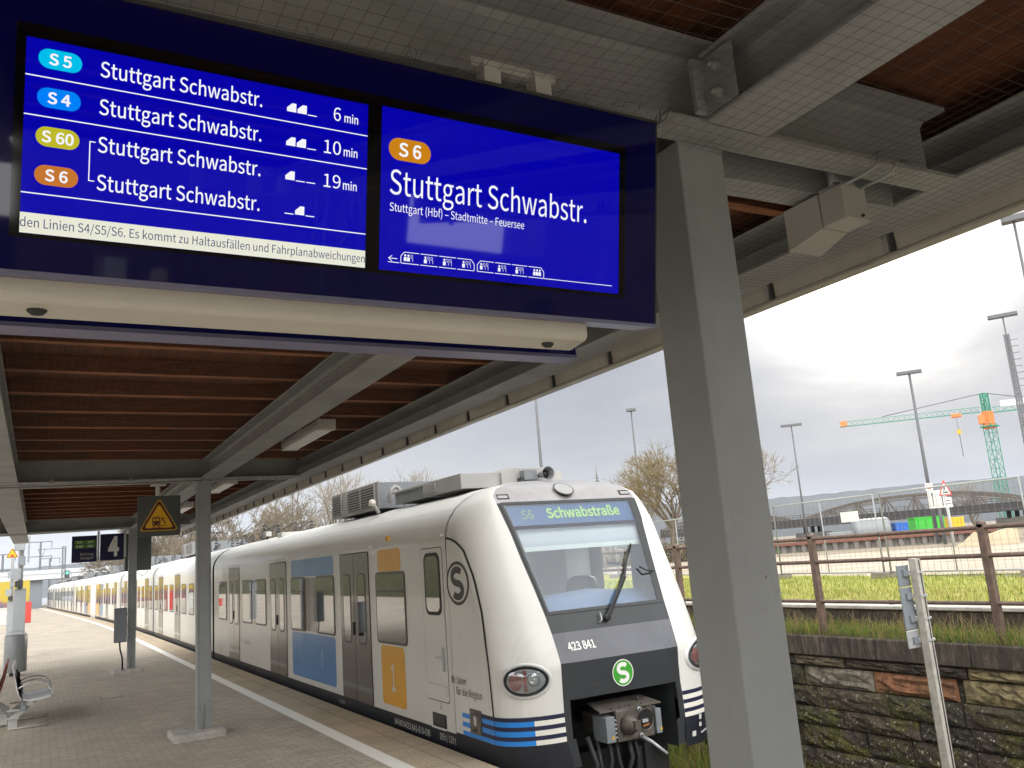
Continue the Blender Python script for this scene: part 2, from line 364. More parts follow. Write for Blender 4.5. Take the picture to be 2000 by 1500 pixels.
class MB:
    def __init__(s): s.v = []; s.f = []; s.mi = []; s.sm = []; s.mats = []; s.cols = None
    def m(s, mt):
        if mt not in s.mats: s.mats.append(mt)
        return s.mats.index(mt)
    def add(s, vs, fs, mt, smooth=False):
        o = len(s.v); i = s.m(mt); s.v += [Vector(v) for v in vs]
        for f in fs: s.f.append([o+k for k in f]); s.mi.append(i); s.sm.append(smooth)
        return s
    def box(s, x0, x1, y0, y1, z0, z1, mt):
        return s.add([(x0, y0, z0), (x1, y0, z0), (x1, y1, z0), (x0, y1, z0), (x0, y0, z1), (x1, y0, z1), (x1, y1, z1), (x0, y1, z1)],
                     [(3, 2, 1, 0), (4, 5, 6, 7), (0, 1, 5, 4), (1, 2, 6, 5), (2, 3, 7, 6), (3, 0, 4, 7)], mt)
    def obox(s, c, u, v, w, mt):
        """box round c with half-axis vectors"""
        c, u, v, w = map(Vector, (c, u, v, w))
        return s.add([c-u-v-w, c+u-v-w, c+u+v-w, c-u+v-w, c-u-v+w, c+u-v+w, c+u+v+w, c-u+v+w],
                     [(3, 2, 1, 0), (4, 5, 6, 7), (0, 1, 5, 4), (1, 2, 6, 5), (2, 3, 7, 6), (3, 0, 4, 7)], mt)
    def bar(s, a, b, w, h, mt, up=(0, 0, 1)):
        a, b = Vector(a), Vector(b); d = b-a; u = d.cross(Vector(up))
        if u.length < 1e-6: u = d.cross(Vector((1, 0, 0)))
        u.normalize(); v = u.cross(d).normalized()
        return s.obox((a+b)/2, d/2, u*w/2, v*h/2, mt)
    def tube(s, pts, r, mt, k=8, caps=True, smooth=True):
        pts = [Vector(p) for p in pts]; n = len(pts); rs = r if isinstance(r, (list, tuple)) else [r]*n
        vs = []; fs = []; ref = None
        for i, p in enumerate(pts):
            d = (pts[min(i+1, n-1)]-pts[max(i-1, 0)]).normalized()
            if ref is None: ref = Vector((0, 0, 1)) if abs(d.z) < .9 else Vector((1, 0, 0))
            u = d.cross(ref).normalized(); w = u.cross(d); ref = w if abs(d.dot(w)) < .9 else ref
            for j in range(k):
                a = 2*math.pi*j/k; vs.append(p+(u*math.cos(a)+w*math.sin(a))*rs[i])
        for i in range(n-1):
            for j in range(k):
                b = i*k+j; c = i*k+(j+1) % k; fs.append((b, c, c+k, b+k))
        if caps: fs += [tuple(range(k))[::-1], tuple(range((n-1)*k, n*k))]
        return s.add(vs, fs, mt, smooth)
    def loft(s, rings, mt, closed=False, smooth=True, caps=False):
        k = len(rings[0]); vs = [p for r in rings for p in r]; fs = []
        for i in range(len(rings)-1):
            for j in range(k if closed else k-1):
                a = i*k+j; b = i*k+(j+1) % k; fs.append((a, b, b+k, a+k))
        if caps: fs += [tuple(range(k))[::-1], tuple(range((len(rings)-1)*k, len(rings)*k))]
        return s.add(vs, fs, mt, smooth)
    def prism(s, poly, o, u, v, w, mt, both=True):
        """2-D polygon in the frame (o, u, v), pushed out along w"""
        o, u, v, w = map(Vector, (o, u, v, w)); n = len(poly)
        a = [o+u*x+v*y for x, y in poly]; b = [p+w for p in a]
        fs = [tuple(range(n, 2*n))] + [(i, (i+1) % n, n+(i+1) % n, n+i) for i in range(n)]
        if both: fs.append(tuple(range(n))[::-1])
        return s.add(a+b, fs, mt)
    def poly(s, poly, o, u, v, mt):
        o, u, v = map(Vector, (o, u, v)); return s.add([o+u*x+v*y for x, y in poly], [tuple(range(len(poly)))], mt)
    def text(s, body, o, u, v, mt, w=None, h=.1, bold=0., align='L'):
        """lettering: baseline start o, right u, up v (unit); cap height h, width w"""
        vs, fs = text_geo(body, bold); o, u, v = map(Vector, (o, u, v))
        x0 = min(p.x for p in vs); x1 = max(p.x for p in vs); sy = h/CAPH; sx = sy if w is None else w/(x1-x0)
        wd = (x1-x0)*sx; sh = {'L': 0, 'C': -wd/2, 'R': -wd}[align]
        return s.add([o+u*((p.x-x0)*sx+sh)+v*(p.y*sy) for p in vs], fs, mt)
    def build(s, name, parent=None, bent=False, bev=0., seg=2, vfn=None, at=None):
        me = bpy.data.meshes.new(name)
        o = WL[parent.name] if parent else (Vector(at) if at else Vector((0, 0, 0)))
        vs = [v.copy() for v in s.v]
        if bent:
            for v in vs: v.x += bend(v.y)
        if vfn: vs = [vfn(v) for v in vs]
        me.from_pydata([v-o for v in vs], [], s.f)
        for mt in s.mats: me.materials.append(mt)
        me.polygons.foreach_set('material_index', s.mi); me.polygons.foreach_set('use_smooth', s.sm)
        if s.cols:
            ca = me.color_attributes.new('col', 'FLOAT_COLOR', 'POINT')
            ca.data.foreach_set('color', [x for c in s.cols for x in (*c, 1)])
        me.update(); ob = bpy.data.objects.new(name, me); COL.objects.link(ob)
        if parent: ob.parent = parent
        else: ob.location = o
        WL[ob.name] = o
        if bev:
            b = ob.modifiers.new('bevel', 'BEVEL'); b.width = bev; b.segments = seg; b.limit_method = 'ANGLE'; b.angle_limit = R(40)
        return ob
def rrect(x0, x1, y0, y1, r, k=5):
    p = []
    for cx, cy, a0 in ((x1-r, y1-r, 0), (x0+r, y1-r, 90), (x0+r, y0+r, 180), (x1-r, y0+r, 270)):
        for i in range(k+1):
            a = R(a0+90*i/k); p.append((cx+r*math.cos(a), cy+r*math.sin(a)))
    return p
def ell(cx, cy, a, b, k=28): return [(cx+a*math.cos(2*math.pi*i/k), cy+b*math.sin(2*math.pi*i/k)) for i in range(k)]
def tag(o, label=None, cat=None, group=None, kind=None):
    for k, v in (('label', label), ('category', cat), ('group', group), ('kind', kind)):
        if v: o[k] = v
    return o
def empty(name, loc, label, cat, group=None):
    o = bpy.data.objects.new(name, None); COL.objects.link(o); o.location = loc; WL[o.name] = Vector(loc); o.empty_display_size = .2
    return tag(o, label, cat, group)
def dup(root, loc, label=None, rz=None, scale=None):
    r = root.copy(); COL.objects.link(r); r.location = loc
    if rz is not None: r.rotation_euler = (0, 0, rz)
    if scale: r.scale = scale
    WL[r.name] = Vector(loc)
    if label: r['label'] = label
    for ch in list(root.children):
        c = ch.copy(); COL.objects.link(c); c.parent = r
        for g in list(ch.children):
            d = g.copy(); COL.objects.link(d); d.parent = c
    return r
def struct(o): o['kind'] = 'structure'; return o
X_, Y_, Z_ = V(1, 0, 0), V(0, 1, 0), V(0, 0, 1)

# ------------------------------------------------------------------ setting: ground, platform, tracks, right-hand yard
def strip(x0, x1, y0, y1, z, mt, bent=True, dz=None):
    b = MB(); ys = np.arange(y0, y1+.01, 2.0)
    b.loft([[V(x0, y, z), V(x1, y, z)] for y in ys], mt, smooth=False); return b
# track bed, 1.15 m below the platform
struct(strip(-60, 8.3, -60, 240, -1.12, M_ballast).build('track_ground'))
b = MB(); ys = list(np.arange(-44, 126, 2.0))
b.loft([[V(-11.5, y, -1.1), V(-11.5, y, 0), V(3.11, y, 0)] for y in ys], M_paver, smooth=False)
b.loft([[V(3.285, y, 0), V(3.62, y, 0)] for y in ys], M_agg, smooth=False)
b.loft([[V(3.11, y, -.004), V(3.285, y, -.004)] for y in ys], M_paver, smooth=False)
struct(b.build('platform', bent=True))
b = MB()
b.loft([[V(3.628, y, .0), V(3.88, y, .0), V(3.90, y, -.02), V(3.90, y, -.22), V(3.82, y, -.24), V(3.82, y, -1.1)] for y in ys], M_agg, smooth=False)
b.loft([[V(3.62, y, 0), V(3.62, y, -.02), V(3.628, y, -.02), V(3.628, y, 0)] for y in ys], M_concd, smooth=False)
struct(b.build('platform_edge', bent=True))
b = MB()
for i in range(14):
    xa = -8.0+i*.68; b.box(xa+.004, xa+.676, 17.05, 17.17, -.02, .002, M_conc)
b.box(1.05, 1.40, 17.55, 17.85, -.02, .003, M_concd); b.box(1.07, 1.38, 17.57, 17.83, .003, .005, M_conc); struct(b.build('platform_drain'))
struct(strip(3.11, 3.285, -44, 124, .001, M_line).build('platform_line', bent=True))
b = MB()
for t in (4.67, 5.92):
    b.loft([[V(t-.035, y, -1.1), V(t-.035, y, -.95), V(t+.035, y, -.95), V(t+.035, y, -1.1)] for y in np.arange(-40, 130, 2.)], M_rail, smooth=False)
for y in np.arange(-20, 30, .6): b.box(4.2, 6.4, y-.12, y+.12, -1.118, -1.06, M_concd)
struct(b.build('track', bent=True))
# upper yard on the right
b = MB(); b.add([(8.5, -60, .70), (9.05, -60, .70), (9.05, 260, .70), (8.5, 260, .70)], [(0, 1, 2, 3)], M_earth); struct(b.build('wall_ledge_ground'))
def curve_pts(pts): return pts
b = MB()
b.add([(9.42, -60, .93), (17.0, -60, .93), (14.9, 8, .93), (16.9, 15.4, .93), (21, 30, .93), (60, 250, .93), (9.42, 250, .93)], [tuple(range(7))], M_grassg)
struct(b.build('grass_ground'))
b = MB(); b.add([(14, -60, .91), (900, -60, .91), (900, 900, .91), (14, 900, .91)], [(0, 1, 2, 3)], M_earth); struct(b.build('yard_ground'))
b = MB(); b.add([(16.2, -60, .925), (36.2, -60, .925), (36.2, 22, .925), (32.0, 28.2, .925), (33, 60, .925), (42, 200, .925), (34, 200, .925), (16.2, 12, .925)], [tuple(range(8))], M_road)
struct(b.build('road'))
b = MB()
b.box(9.0, 9.45, -60, 120, .70, .985, M_coping); b.box(8.96, 9.44, -60, 120, .987, 1.03, M_conc)
struct(b.build('kerb_slab', bev=.01))
# hills
def hills(name, az0, az1, dist, hts, mt):
    b = MB(); k = len(hts); ra = []; rb = []; rc = []
    for i, h in enumerate(hts):
        a = R(az0+(az1-az0)*i/(k-1)); d = V(math.sin(a), math.cos(a), 0)
        ra.append(d*dist*.8+V(0, 0, -5)); rb.append(d*dist+V(0, 0, h)); rc.append(d*dist*1.15+V(0, 0, h*.9))
    b.loft([ra, rb, rc], mt); return struct(b.build(name))
rh = random.Random(3)
base = [38, 38, 37, 39, 40, 41, 42, 42, 43, 44, 50, 60, 69, 73, 75, 74, 72, 68, 65, 65, 66, 66, 65, 64, 66, 70]
hh = []
for i in range(len(base)-1):
    for k in range(6): hh.append(base[i]+(base[i+1]-base[i])*k/6+rh.uniform(-1.2, 1.2))
hills('hills', -14, 68, 1500, hh, M_hill)
hills('hills', 68, 110, 1500, [66+rh.uniform(-2, 2) for _ in range(40)], M_hill)
# green bank on the far side of the other track, seen in the train windows; raised to block low sky light from the left
b = MB(); ys = np.arange(-60, 200, 4.)
b.loft([[V(-12.2, y, -1.1), V(-13.2+rh.uniform(-.3, .3), y, .35+rh.uniform(-.2, .2)), V(-17, y, 2.6+rh.uniform(-.4, .4)), V(-24, y, 5.4+rh.uniform(-.7, .7)), V(-60, y, 5)] for y in ys], M_hedge)
struct(b.build('green_bank'))

# ------------------------------------------------------------------ platform canopy
TILT = .016
def ztilt(v):
    v = v.copy(); v.z += TILT*(v.x-1.95); return v
can = empty('platform_canopy', (1.93, 2.0, 0), 'steel and timber platform canopy on grey posts with reddish brown boards and joists', 'canopy')
Y0C, Y1C = -5.0, 26.3
def channel(b, x0, x1, yw, d, z0, z1, mt):
    """channel lying along X, web at yw, flanges reaching to yw+d"""
    s = 1 if d > 0 else -1; t = .012*s
    b.box(x0, x1, min(yw, yw+t), max(yw, yw+t), z0, z1, mt)
    for za, zb in ((z0, z0+.016), (z1-.016, z1)): b.box(x0, x1, min(yw+t, yw+d), max(yw+t, yw+d), za, zb, mt)
    for zc, dz in ((z0+.016, .018), (z1-.016, -.018)):       # fillets
        b.add([(x0, yw+t, zc+dz), (x1, yw+t, zc+dz), (x1, yw+t+dz*0+.02*s, zc), (x0, yw+t+.02*s, zc)], [(0, 1, 2, 3)], mt, True)
def ibeam_y(b, x0, x1, y0, y1, z0, z1, mt, web=None):
    xm = (x0+x1)/2 if web is None else web; t = .016
    b.box(x0, x1, y0, y1, z0, z0+t, mt); b.box(x0, x1, y0, y1, z1-t, z1, mt); b.box(xm-.008, xm+.008, y0, y1, z0+t, z1-t, mt)
    for sg in (-1, 1):
        for zc, dz in ((z0+t, .02), (z1-t, -.02)):
            b.add([(xm+sg*.008, y0, zc+dz), (xm+sg*.008, y1, zc+dz), (xm+sg*.03, y1, zc), (xm+sg*.03, y0, zc)], [(0, 1, 2, 3)], mt, True)
ROWS = [2.045, 12.1, 22.1]
for yc in ROWS:
    b = MB()
    x0, x1 = -2.9, 3.18
    for sg in (-1, 1): channel(b, x0, x1, yc+sg*.10 if sg > 0 else yc-.065, sg*.13, 3.28, 3.595, M_paintd)
    b.build('crossbeam', can, vfn=ztilt)
# angle cleats and bolts at the near junction
b = MB(); b.box(1.80, 1.845, 1.83, 1.845, 3.30, 3.49, M_paintd); b.box(1.845, 1.853, 1.70, 1.845, 3.30, 3.49, M_paintd); cle = b.build('cleat', can)
for z in (3.345, 3.44): b = MB(); b.tube([(1.853, 1.77, z), (1.825, 1.77, z)], .02, M_paintd, 6); b.tube([(1.83, 1.77, z), (1.81, 1.77, z)], .011, M_paintd, 6); b.build('bolt', cle)
for x, z in ((2.86, 3.40), (3.02, 3.39)): b = MB(); b.tube([(x, 1.985, z), (x, 1.955, z)], .02, M_paintd, 6); b.tube([(x, 1.96, z), (x, 1.94, z)], .011, M_paintd, 6); b.build('bolt', can)
# long beams between the crossbeams
for (x0, x1, zb) in ((1.85, 2.12, 3.28), (-.62, -.26, 3.26), (-2.8, -2.5, 3.22)):
    for i in range(len(ROWS)+1):
        ya = Y0C if i == 0 else ROWS[i-1]+.235; yb = Y1C if i == len(ROWS) else ROWS[i]-.2
        b = MB(); ibeam_y(b, x0, x1, ya, yb, zb, zb+.245, M_paintd); b.build('long_beam', can, bev=.003)
# edge beam: channel open to the inside, and the sheet gutter outside it
b = MB()
b.box(3.20, 3.47, Y0C, Y1C, 3.315, 3.331, M_paintd); b.box(3.455, 3.47, Y0C, Y1C, 3.331, 3.53, M_paintd); b.box(3.20, 3.455, Y0C, Y1C, 3.515, 3.53, M_paintd)
b.add([(3.455, Y0C, 3.36), (3.455, Y1C, 3.36), (3.42, Y1C, 3.331), (3.42, Y0C, 3.331)], [(0, 1, 2, 3)], M_paintd)
b.build('edge_beam', can, bev=.003)
b = MB()
prof = [(3.474, 3.60), (3.474, 3.345), (3.535, 3.338), (3.545, 3.25), (3.535, 3.238), (3.535, 3.226), (3.60, 3.223), (3.605, 3.24), (3.66, 3.60), (3.80, 3.66), (3.80, 3.67)]
ysg = np.arange(Y0C, Y1C+.1, 1.0)
b.loft([[V(x, y, z) for x, z in prof] for y in ysg], M_gutter, smooth=False)
b.build('gutter', can)
y = -4.58
while y < Y1C:
    b = MB(); b.box(3.528, 3.541, y-.028, y-.006, 3.245, 3.335, M_dark); b.box(3.524, 3.543, y+.004, y+.034, 3.245, 3.338, M_paintd); b.box(3.48, 3.54, y-.04, y+.05, 3.336, 3.342, M_paintd)
    b.build('bracket', can); y += .78
# joists and boards
rj = random.Random(11)
yj = -4.6
while yj < Y1C:
    if min(abs(yj-r) for r in ROWS) > .28:
        b = MB(); h = .12
        dxx = rj.uniform(-.02, .02)
        b.box(-3.0, 3.46, yj-.035+dxx, yj+.035+dxx, 3.538, 3.535+h, M_joist); b.box(-3.0, 3.46, yj-.032+dxx, yj+.032+dxx, 3.532, 3.537, M_joist_lit); b.build('joist', can)  # paler bottom strip paints in the light bounced onto the joist undersides
    yj += .82
b = MB(); b.box(-3.2, 3.78, Y0C-.2, Y1C+.2, 3.657, 3.70, M_board); b.build('roof_boards', can)
b = MB(); b.box(-3.3, 3.86, Y0C-.3, Y1C+.3, 3.705, 3.76, M_dark); b.build('roof_felt', can)
# posts
for yc in ROWS:
    near = yc == 2.045
    x0, x1 = (1.83, 2.03) if near else (1.835, 2.01)
    b = MB(); b.box(x0, x1, yc-.072, yc+.123, .0, 3.28, M_post)
    if not near:
        b = MB(); b.box(x0, x0+.018, yc-.075, yc+.1, 0, 3.27, M_post); b.box(x1-.018, x1, yc-.075, yc+.1, 0, 3.27, M_post); b.box(x0+.018, x1-.018, yc-.07, yc+.09, 0, 3.27, M_post)
    po = b.build('post', can, bev=.006)
    b = MB(); b.box(1.52, 2.15, yc-.34, yc+.30, -.02, .085, M_conc); b.build('base_block', po, bev=.02)
    b = MB(); xp = (x0+x1)/2-.02
    b.tube([(xp, yc-.09, .08), (xp, yc-.09, .36), (xp+.01, yc-.10, .40)], .013, M_post, 8); b.build('drain_pipe', po)
# conduits below the two far crossbeams
for yc in ROWS[1:]:
    b = MB(); b.tube([(-2.9, yc-.24, 3.25), (3.2, yc-.24, 3.29)], .018, M_galv, 6)
    for x in np.arange(-2.6, 3.2, .9): b.box(x-.02, x+.02, yc-.26, yc-.22, 3.25, 3.30, M_galv)
    b.build('conduit', can)

# bird net under the canopy
b = MB(); rn = random.Random(5); SP = .046
xs = np.arange(-.24, 3.47, SP); ysn = np.arange(.62, 12.0, SP)
def nz(x, y): return 3.262+TILT*(max(x, -.3)-1.95)*.9-.010*math.sin(x*2.1+y*1.7)**2+.004*math.sin(5*x+3*y)
def nj(a, k): return .006*math.sin(a*1.3+k)+.004*math.sin(a*3.1+2*k)
r0 = .00062
def netline(pts):
    run = []
    for p in pts+[None]:
        if p is None or (2.64 < p.x < 2.88 and 1.99 < p.y < 2.33):      # the net is cut round the floodlight
            if len(run) > 1: b.tube(run, r0, M_net, 3, False, False)
            run = []
        else: run.append(p)
for i, x in enumerate(xs): netline([V(x+nj(y, i*.3), y, nz(x, y)) for y in np.arange(.6, 12.05, .15)])
for i, y in enumerate(ysn):
    netline([V(x, y+nj(x, i*.37), nz(x, y)) for x in np.arange(-.24, 3.53, .145)])
tag(b.build('bird_net', at=(1.6, 6, 3.26)), 'thin square mesh bird net stretched below the canopy beams and joists', 'net')
# a few loose wire ends and net clips on the near crossbeam
b = MB()
for i in range(26):
    x = .35+i*.105+rn.uniform(-.02, .02); z = 3.272+TILT*(x-1.95); y = 1.86+rn.uniform(0, .05)
    b.tube([(x+.011*math.cos(a), y, z-.004+.011*math.sin(a)) for a in np.linspace(0, 6.0, 9)], .0013, M_galv, 4, False)
for i in range(16):
    x = rn.uniform(.4, 1.75); z = 3.27+TILT*(x-1.95); y = 1.84; p = [V(x, y, z)]
    for k in range(4): p.append(p[-1]+V(rn.uniform(-.014, .014), rn.uniform(-.014, 0), rn.uniform(-.012, .016)))
    b.tube(p, .0009, M_net, 4, False)
for i in range(6):
    p = [V(1.60, 1.80, 3.20)]
    for k in range(4): p.append(p[-1]+V(rn.uniform(.0, .03), rn.uniform(-.02, .02), rn.uniform(.005, .035)))
    b.tube(p, .0014, M_net, 4, False)
tag(b.build('net_clips', at=(1.2, 1.86, 3.27)), 'wire rings and loose wire ends fixing the net along the crossbeam above the display', 'wire', kind='stuff')

# ------------------------------------------------------------------ departure display
DU = V(1, 0, 0); DV = V(0, .11, -.597).normalized(); DN = DU.cross(DV).normalized()
if DN.y > 0: DN = -DN
DO = V(0, 1.75, 3.172)
def dp(u, v, o=0.): return DO+DU*u+DV*v+DN*o
disp = empty('departure_board', (.7, 1.9, 2.5), 'large blue double sided departure display hanging from the crossbeam beside the near post', 'display')
def dpanel(b, u0, u1, v0, v1, o0, o1, mt):
    b.add([dp(u0, v0, o0), dp(u1, v0, o0), dp(u1, v1, o0), dp(u0, v1, o0), dp(u0, v0, o1), dp(u1, v0, o1), dp(u1, v1, o1), dp(u0, v1, o1)],
          [(0, 1, 2, 3), (7, 6, 5, 4), (0, 4, 5, 1), (1, 5, 6, 2), (2, 6, 7, 3), (3, 7, 4, 0)], mt)
UL = -.19
b = MB(); dpanel(b, UL, 1.553, .0, .607, -.10, -.004, M_navy)
dpanel(b, UL+.004, 1.549, .006, .598, -.004, .0, M_navyglass)
dpanel(b, UL, 1.5535, .599, .609, -.10, .002, M_lav); dpanel(b, 1.5495, 1.554, .0, .598, -.09, .001, M_dark); dpanel(b, UL, 1.554, -.004, .004, -.1, .001, M_dark)
b.build('housing', disp)
b = MB(); dpanel(b, -.075, 1.440, .094, .532, .0, .0012, M_bezel); b.build('bezel', disp)
def scr(u0, u1, v0, v1): b = MB(); dpanel(b, u0, u1, v0, v1, .0012, .002, M_scr); return b
E1, E2 = .0026, .0032
def quad(b, u0, u1, v0, v1, mt, e=E1): b.add([dp(u0, v0, e), dp(u1, v0, e), dp(u1, v1, e), dp(u0, v1, e)], [(0, 1, 2, 3)], mt)
def dpoly(b, pts, mt, e=E1): b.add([dp(x, y, e) for x, y in pts], [tuple(range(len(pts)))], mt)
def dtext(b, s, u, v, mt, w=None, h=.03, bold=0., align='L', e=E2): b.text(s, dp(u, v, e), DU, -DV, mt, w, h, bold, align)
def badge(b, uc, vc, w, h, mt, s, th): dpoly(b, rrect(uc-w/2, uc+w/2, vc-h/2, vc+h/2, h/2-.0005, 8), mt); dtext(b, s, uc, vc+th/2, M_scrw, None, th, .010, 'C')
s1 = scr(-.057, .664, .123, .523).build('screen', disp)
for vc, mt, tx in ((.161, M_b5, 'S 5'), (.2415, M_b4, 'S 4'), (.322, M_b60, 'S 60'), (.401, M_b6, 'S 6')):
    b = MB(); badge(b, .0045, vc, .079, .041, mt, tx, .0225); b.build('line_badge', s1)
for v in (.178, .258, .338, .418):
    b = MB(); dtext(b, 'Stuttgart Schwabstr.', .0785, v, M_scrw, .333, .0325, .002); b.build('destination_text', s1)
for sx3, u, v in (('6', .596, .177), ('10', .598, .259), ('19', .599, .340)):
    b = MB(); dtext(b, sx3, u, v, M_scrw, .0175 if len(sx3) == 1 else .041, .0315, 0, 'R'); dtext(b, 'min', .605, v, M_scrw, .034, .0205, .004); b.build('minutes_text', s1)
b = MB()
for v in (.2005, .2815, .441): quad(b, -.057, .664, v-.0012, v+.0012, M_scrw)
for (u0, u1, v0, v1) in ((.0625, .0645, .318, .401), (.0625, .074, .3175, .3195), (.0625, .074, .3995, .4015)): quad(b, u0, u1, v0, v1, M_scrw)
def trap(u, v): dpoly(b, [(u, v), (u+.0215, v), (u+.0215, v-.0205), (u+.012, v-.0205), (u, v-.009)], M_scrw)
def dash(u, v): quad(b, u, u+.021, v-.001, v+.0012, M_scrw)
for v, pat in ((.176, 'TTD'), (.256, 'TTD'), (.336, 'TDD'), (.415, 'DTD')):
    for k, ch in enumerate(pat): (trap if ch == 'T' else dash)(.468+k*.0245, v)
b.build('train_icons', s1)
b = MB(); quad(b, -.057, .664, .4815, .523, M_scrtick); dtext(b, 'den Linien S4/S5/S6. Es kommt zu Haltausfällen und Fahrplanabweichungen', -.0565, .5105, M_scrtxt, .7195, .0185)
b.build('ticker', s1)
s2 = scr(.700, 1.4165, .118, .5225).build('screen', disp)
b = MB(); badge(b, .775, .2185, .112, .056, M_b6b, 'S 6', .0325); b.build('line_badge', s2)
b = MB(); dtext(b, 'Stuttgart Schwabstr.', .7235, .333, M_scrw, .581, .0615, .0); b.build('destination_text', s2)
b = MB(); dtext(b, 'Stuttgart (Hbf) – Stadtmitte – Feuersee', .724, .375, M_scrw, .381, .0205)
b.build('route_text', s2)
b = MB()
def ln(p, q, w=.0017):
    d = (V(*q, 0)-V(*p, 0)); nn = V(-d.y, d.x, 0).normalized()*w/2
    dpoly(b, [(p[0]+nn.x, p[1]+nn.y), (q[0]+nn.x, q[1]+nn.y), (q[0]-nn.x, q[1]-nn.y), (p[0]-nn.x, p[1]-nn.y)], M_scrw)
ln((.724, .492), (.747, .492)); ln((.724, .492), (.733, .485)); ln((.724, .492), (.733, .499)); ln((.7225, .5015), (.752, .5015))
for x0, x1, cabs in ((.755, .959, 'L'), (.966, 1.169, 'R')):
    w4 = (x1-x0)/4
    for k in range(4):
        a, c = x0+k*w4+(.002 if k else .010), x0+(k+1)*w4-(.002 if k < 3 else .010)
        ln((a, .4735), (c, .4735)); ln((a-(0 if k else .008), .5015), (c+(0 if k < 3 else .008), .5015))
    ln((x0+.010, .4735), (x0+.001, .484)); ln((x0+.001, .484), (x0+.001, .5015)); ln((x1-.010, .4735), (x1-.001, .484)); ln((x1-.001, .484), (x1-.001, .5015))
ln((1.169, .5015), (1.394, .5015))
for k, u in enumerate((.776, .830, .882, .936, .987, 1.040, 1.093, 1.147)):
    full = {0: 2, 7: 3}.get(k, 1)
    for j in range(3):
        uu = u-.0085+j*.0085
        if j < full:
            dpoly(b, ell(uu, .4815, .0028, .003, 10), M_scrw); quad(b, uu-.0038, uu+.0038, .4857, .4955, M_scrw)
        else:
            p = ell(uu, .4815, .0028, .003, 10)
            for i in range(10): ln(p[i], p[(i+1) % 10], .0008)
            ln((uu-.002, .4865), (uu+.003, .4865), .0009); ln((uu+.003, .4865), (uu+.003, .4955), .0009)
b.build('train_diagram', s2)
# pale speaker housing below, between front and rear board
b = MB()
pr = [(1.905, 2.74), (1.905, 2.545), (1.918, 2.535), (2.0, 2.525), (2.02, 2.55), (2.02, 2.74)]
b.loft([[V(x, y, z) for y, z in pr] for x in (-.4, 1.345)], M_cream, closed=True, smooth=False, caps=True)
sh = b.build('speaker_housing', disp, bev=.008)
for x in (-.022, 1.235):
    b = MB(); zc = 2.531
    b.loft([[V(x+r*math.cos(a), 1.953+r*.55*math.sin(a)+0, zc-h) for a in np.linspace(0, 2*math.pi, 17)[:-1]] for r, h in ((.020, -.004), (.019, .005), (.011, .012), (.005, .013))], M_dark, closed=True, caps=True)
    b.build('camera_dome', sh)
b = MB()
for i in range(9):
    for j in range(5):
        if i+j > 3: b.poly(ell(1.262+i*.009, 1.922+j*.017, .0022, .003, 8), V(0, 0, 2.5195+(.0122*(4-j)/4)-.0015), X_, Y_, M_black)
b.build('speaker_holes', sh)
b = MB()
def rearp(u, z, o): return V(u, 2.145+(z-2.545)*.19+o, z)
for z0, z1, o0, o1, mt in ((2.556, 3.15, 0, .06, M_navy), (2.545, 2.556, -.004, .075, M_lav)):
    b.add([rearp(x, z, o) for z in (z0, z1) for o in (o0, o1) for x in (-.4, 1.462)], [(0, 1, 3, 2), (4, 6, 7, 5), (0, 4, 5, 1), (2, 3, 7, 6), (0, 2, 6, 4), (1, 5, 7, 3)], mt)
b.build('rear_housing', disp)
for x in (.15, .95): b = MB(); b.box(x-.05, x+.05, 1.98, 2.06, 2.72, 3.28, M_lgrey); b.build('hanger', disp)
b = MB(); b.box(.98, 1.25, 1.815, 1.85, 3.262, 3.29, M_lgrey); b.box(1.0, 1.05, 1.78, 1.83, 3.20, 3.262, M_lgrey); b.box(1.16, 1.21, 1.78, 1.83, 3.20, 3.262, M_lgrey); b.build('bracket', disp)

# ------------------------------------------------------------------ things under the canopy
cl = empty('ceiling_light', (2.58, 9.2, 3.42), 'long pale fluorescent ceiling light nearest the display, with a cream end cap', 'ceiling light', 'fluorescent lights under the canopy')
b = MB(); b.box(2.485, 2.675, 8.5, 10.05, 3.44, 3.50, M_lgrey); b.box(2.485, 2.675, 8.5, 8.57, 3.385, 3.44, M_cream); b.box(2.485, 2.675, 9.98, 10.05, 3.385, 3.44, M_cream); b.build('housing', cl, bev=.006)
b = MB(); b.box(2.49, 2.67, 8.57, 9.98, 3.39, 3.44, M_diff); b.build('diffuser', cl, bev=.012)
b = MB(); b.box(2.56, 2.60, 8.8, 8.84, 3.5, 3.655, M_lgrey); b.box(2.56, 2.60, 9.6, 9.64, 3.5, 3.655, M_lgrey); b.build('bracket', cl)
for y, lb in ((14.3, 'bright fluorescent ceiling light just right of the slim second post'), (18.6, 'small pale ceiling light right beside the yellow triangle sign')): dup(cl, (2.58, y, 3.42), lb)
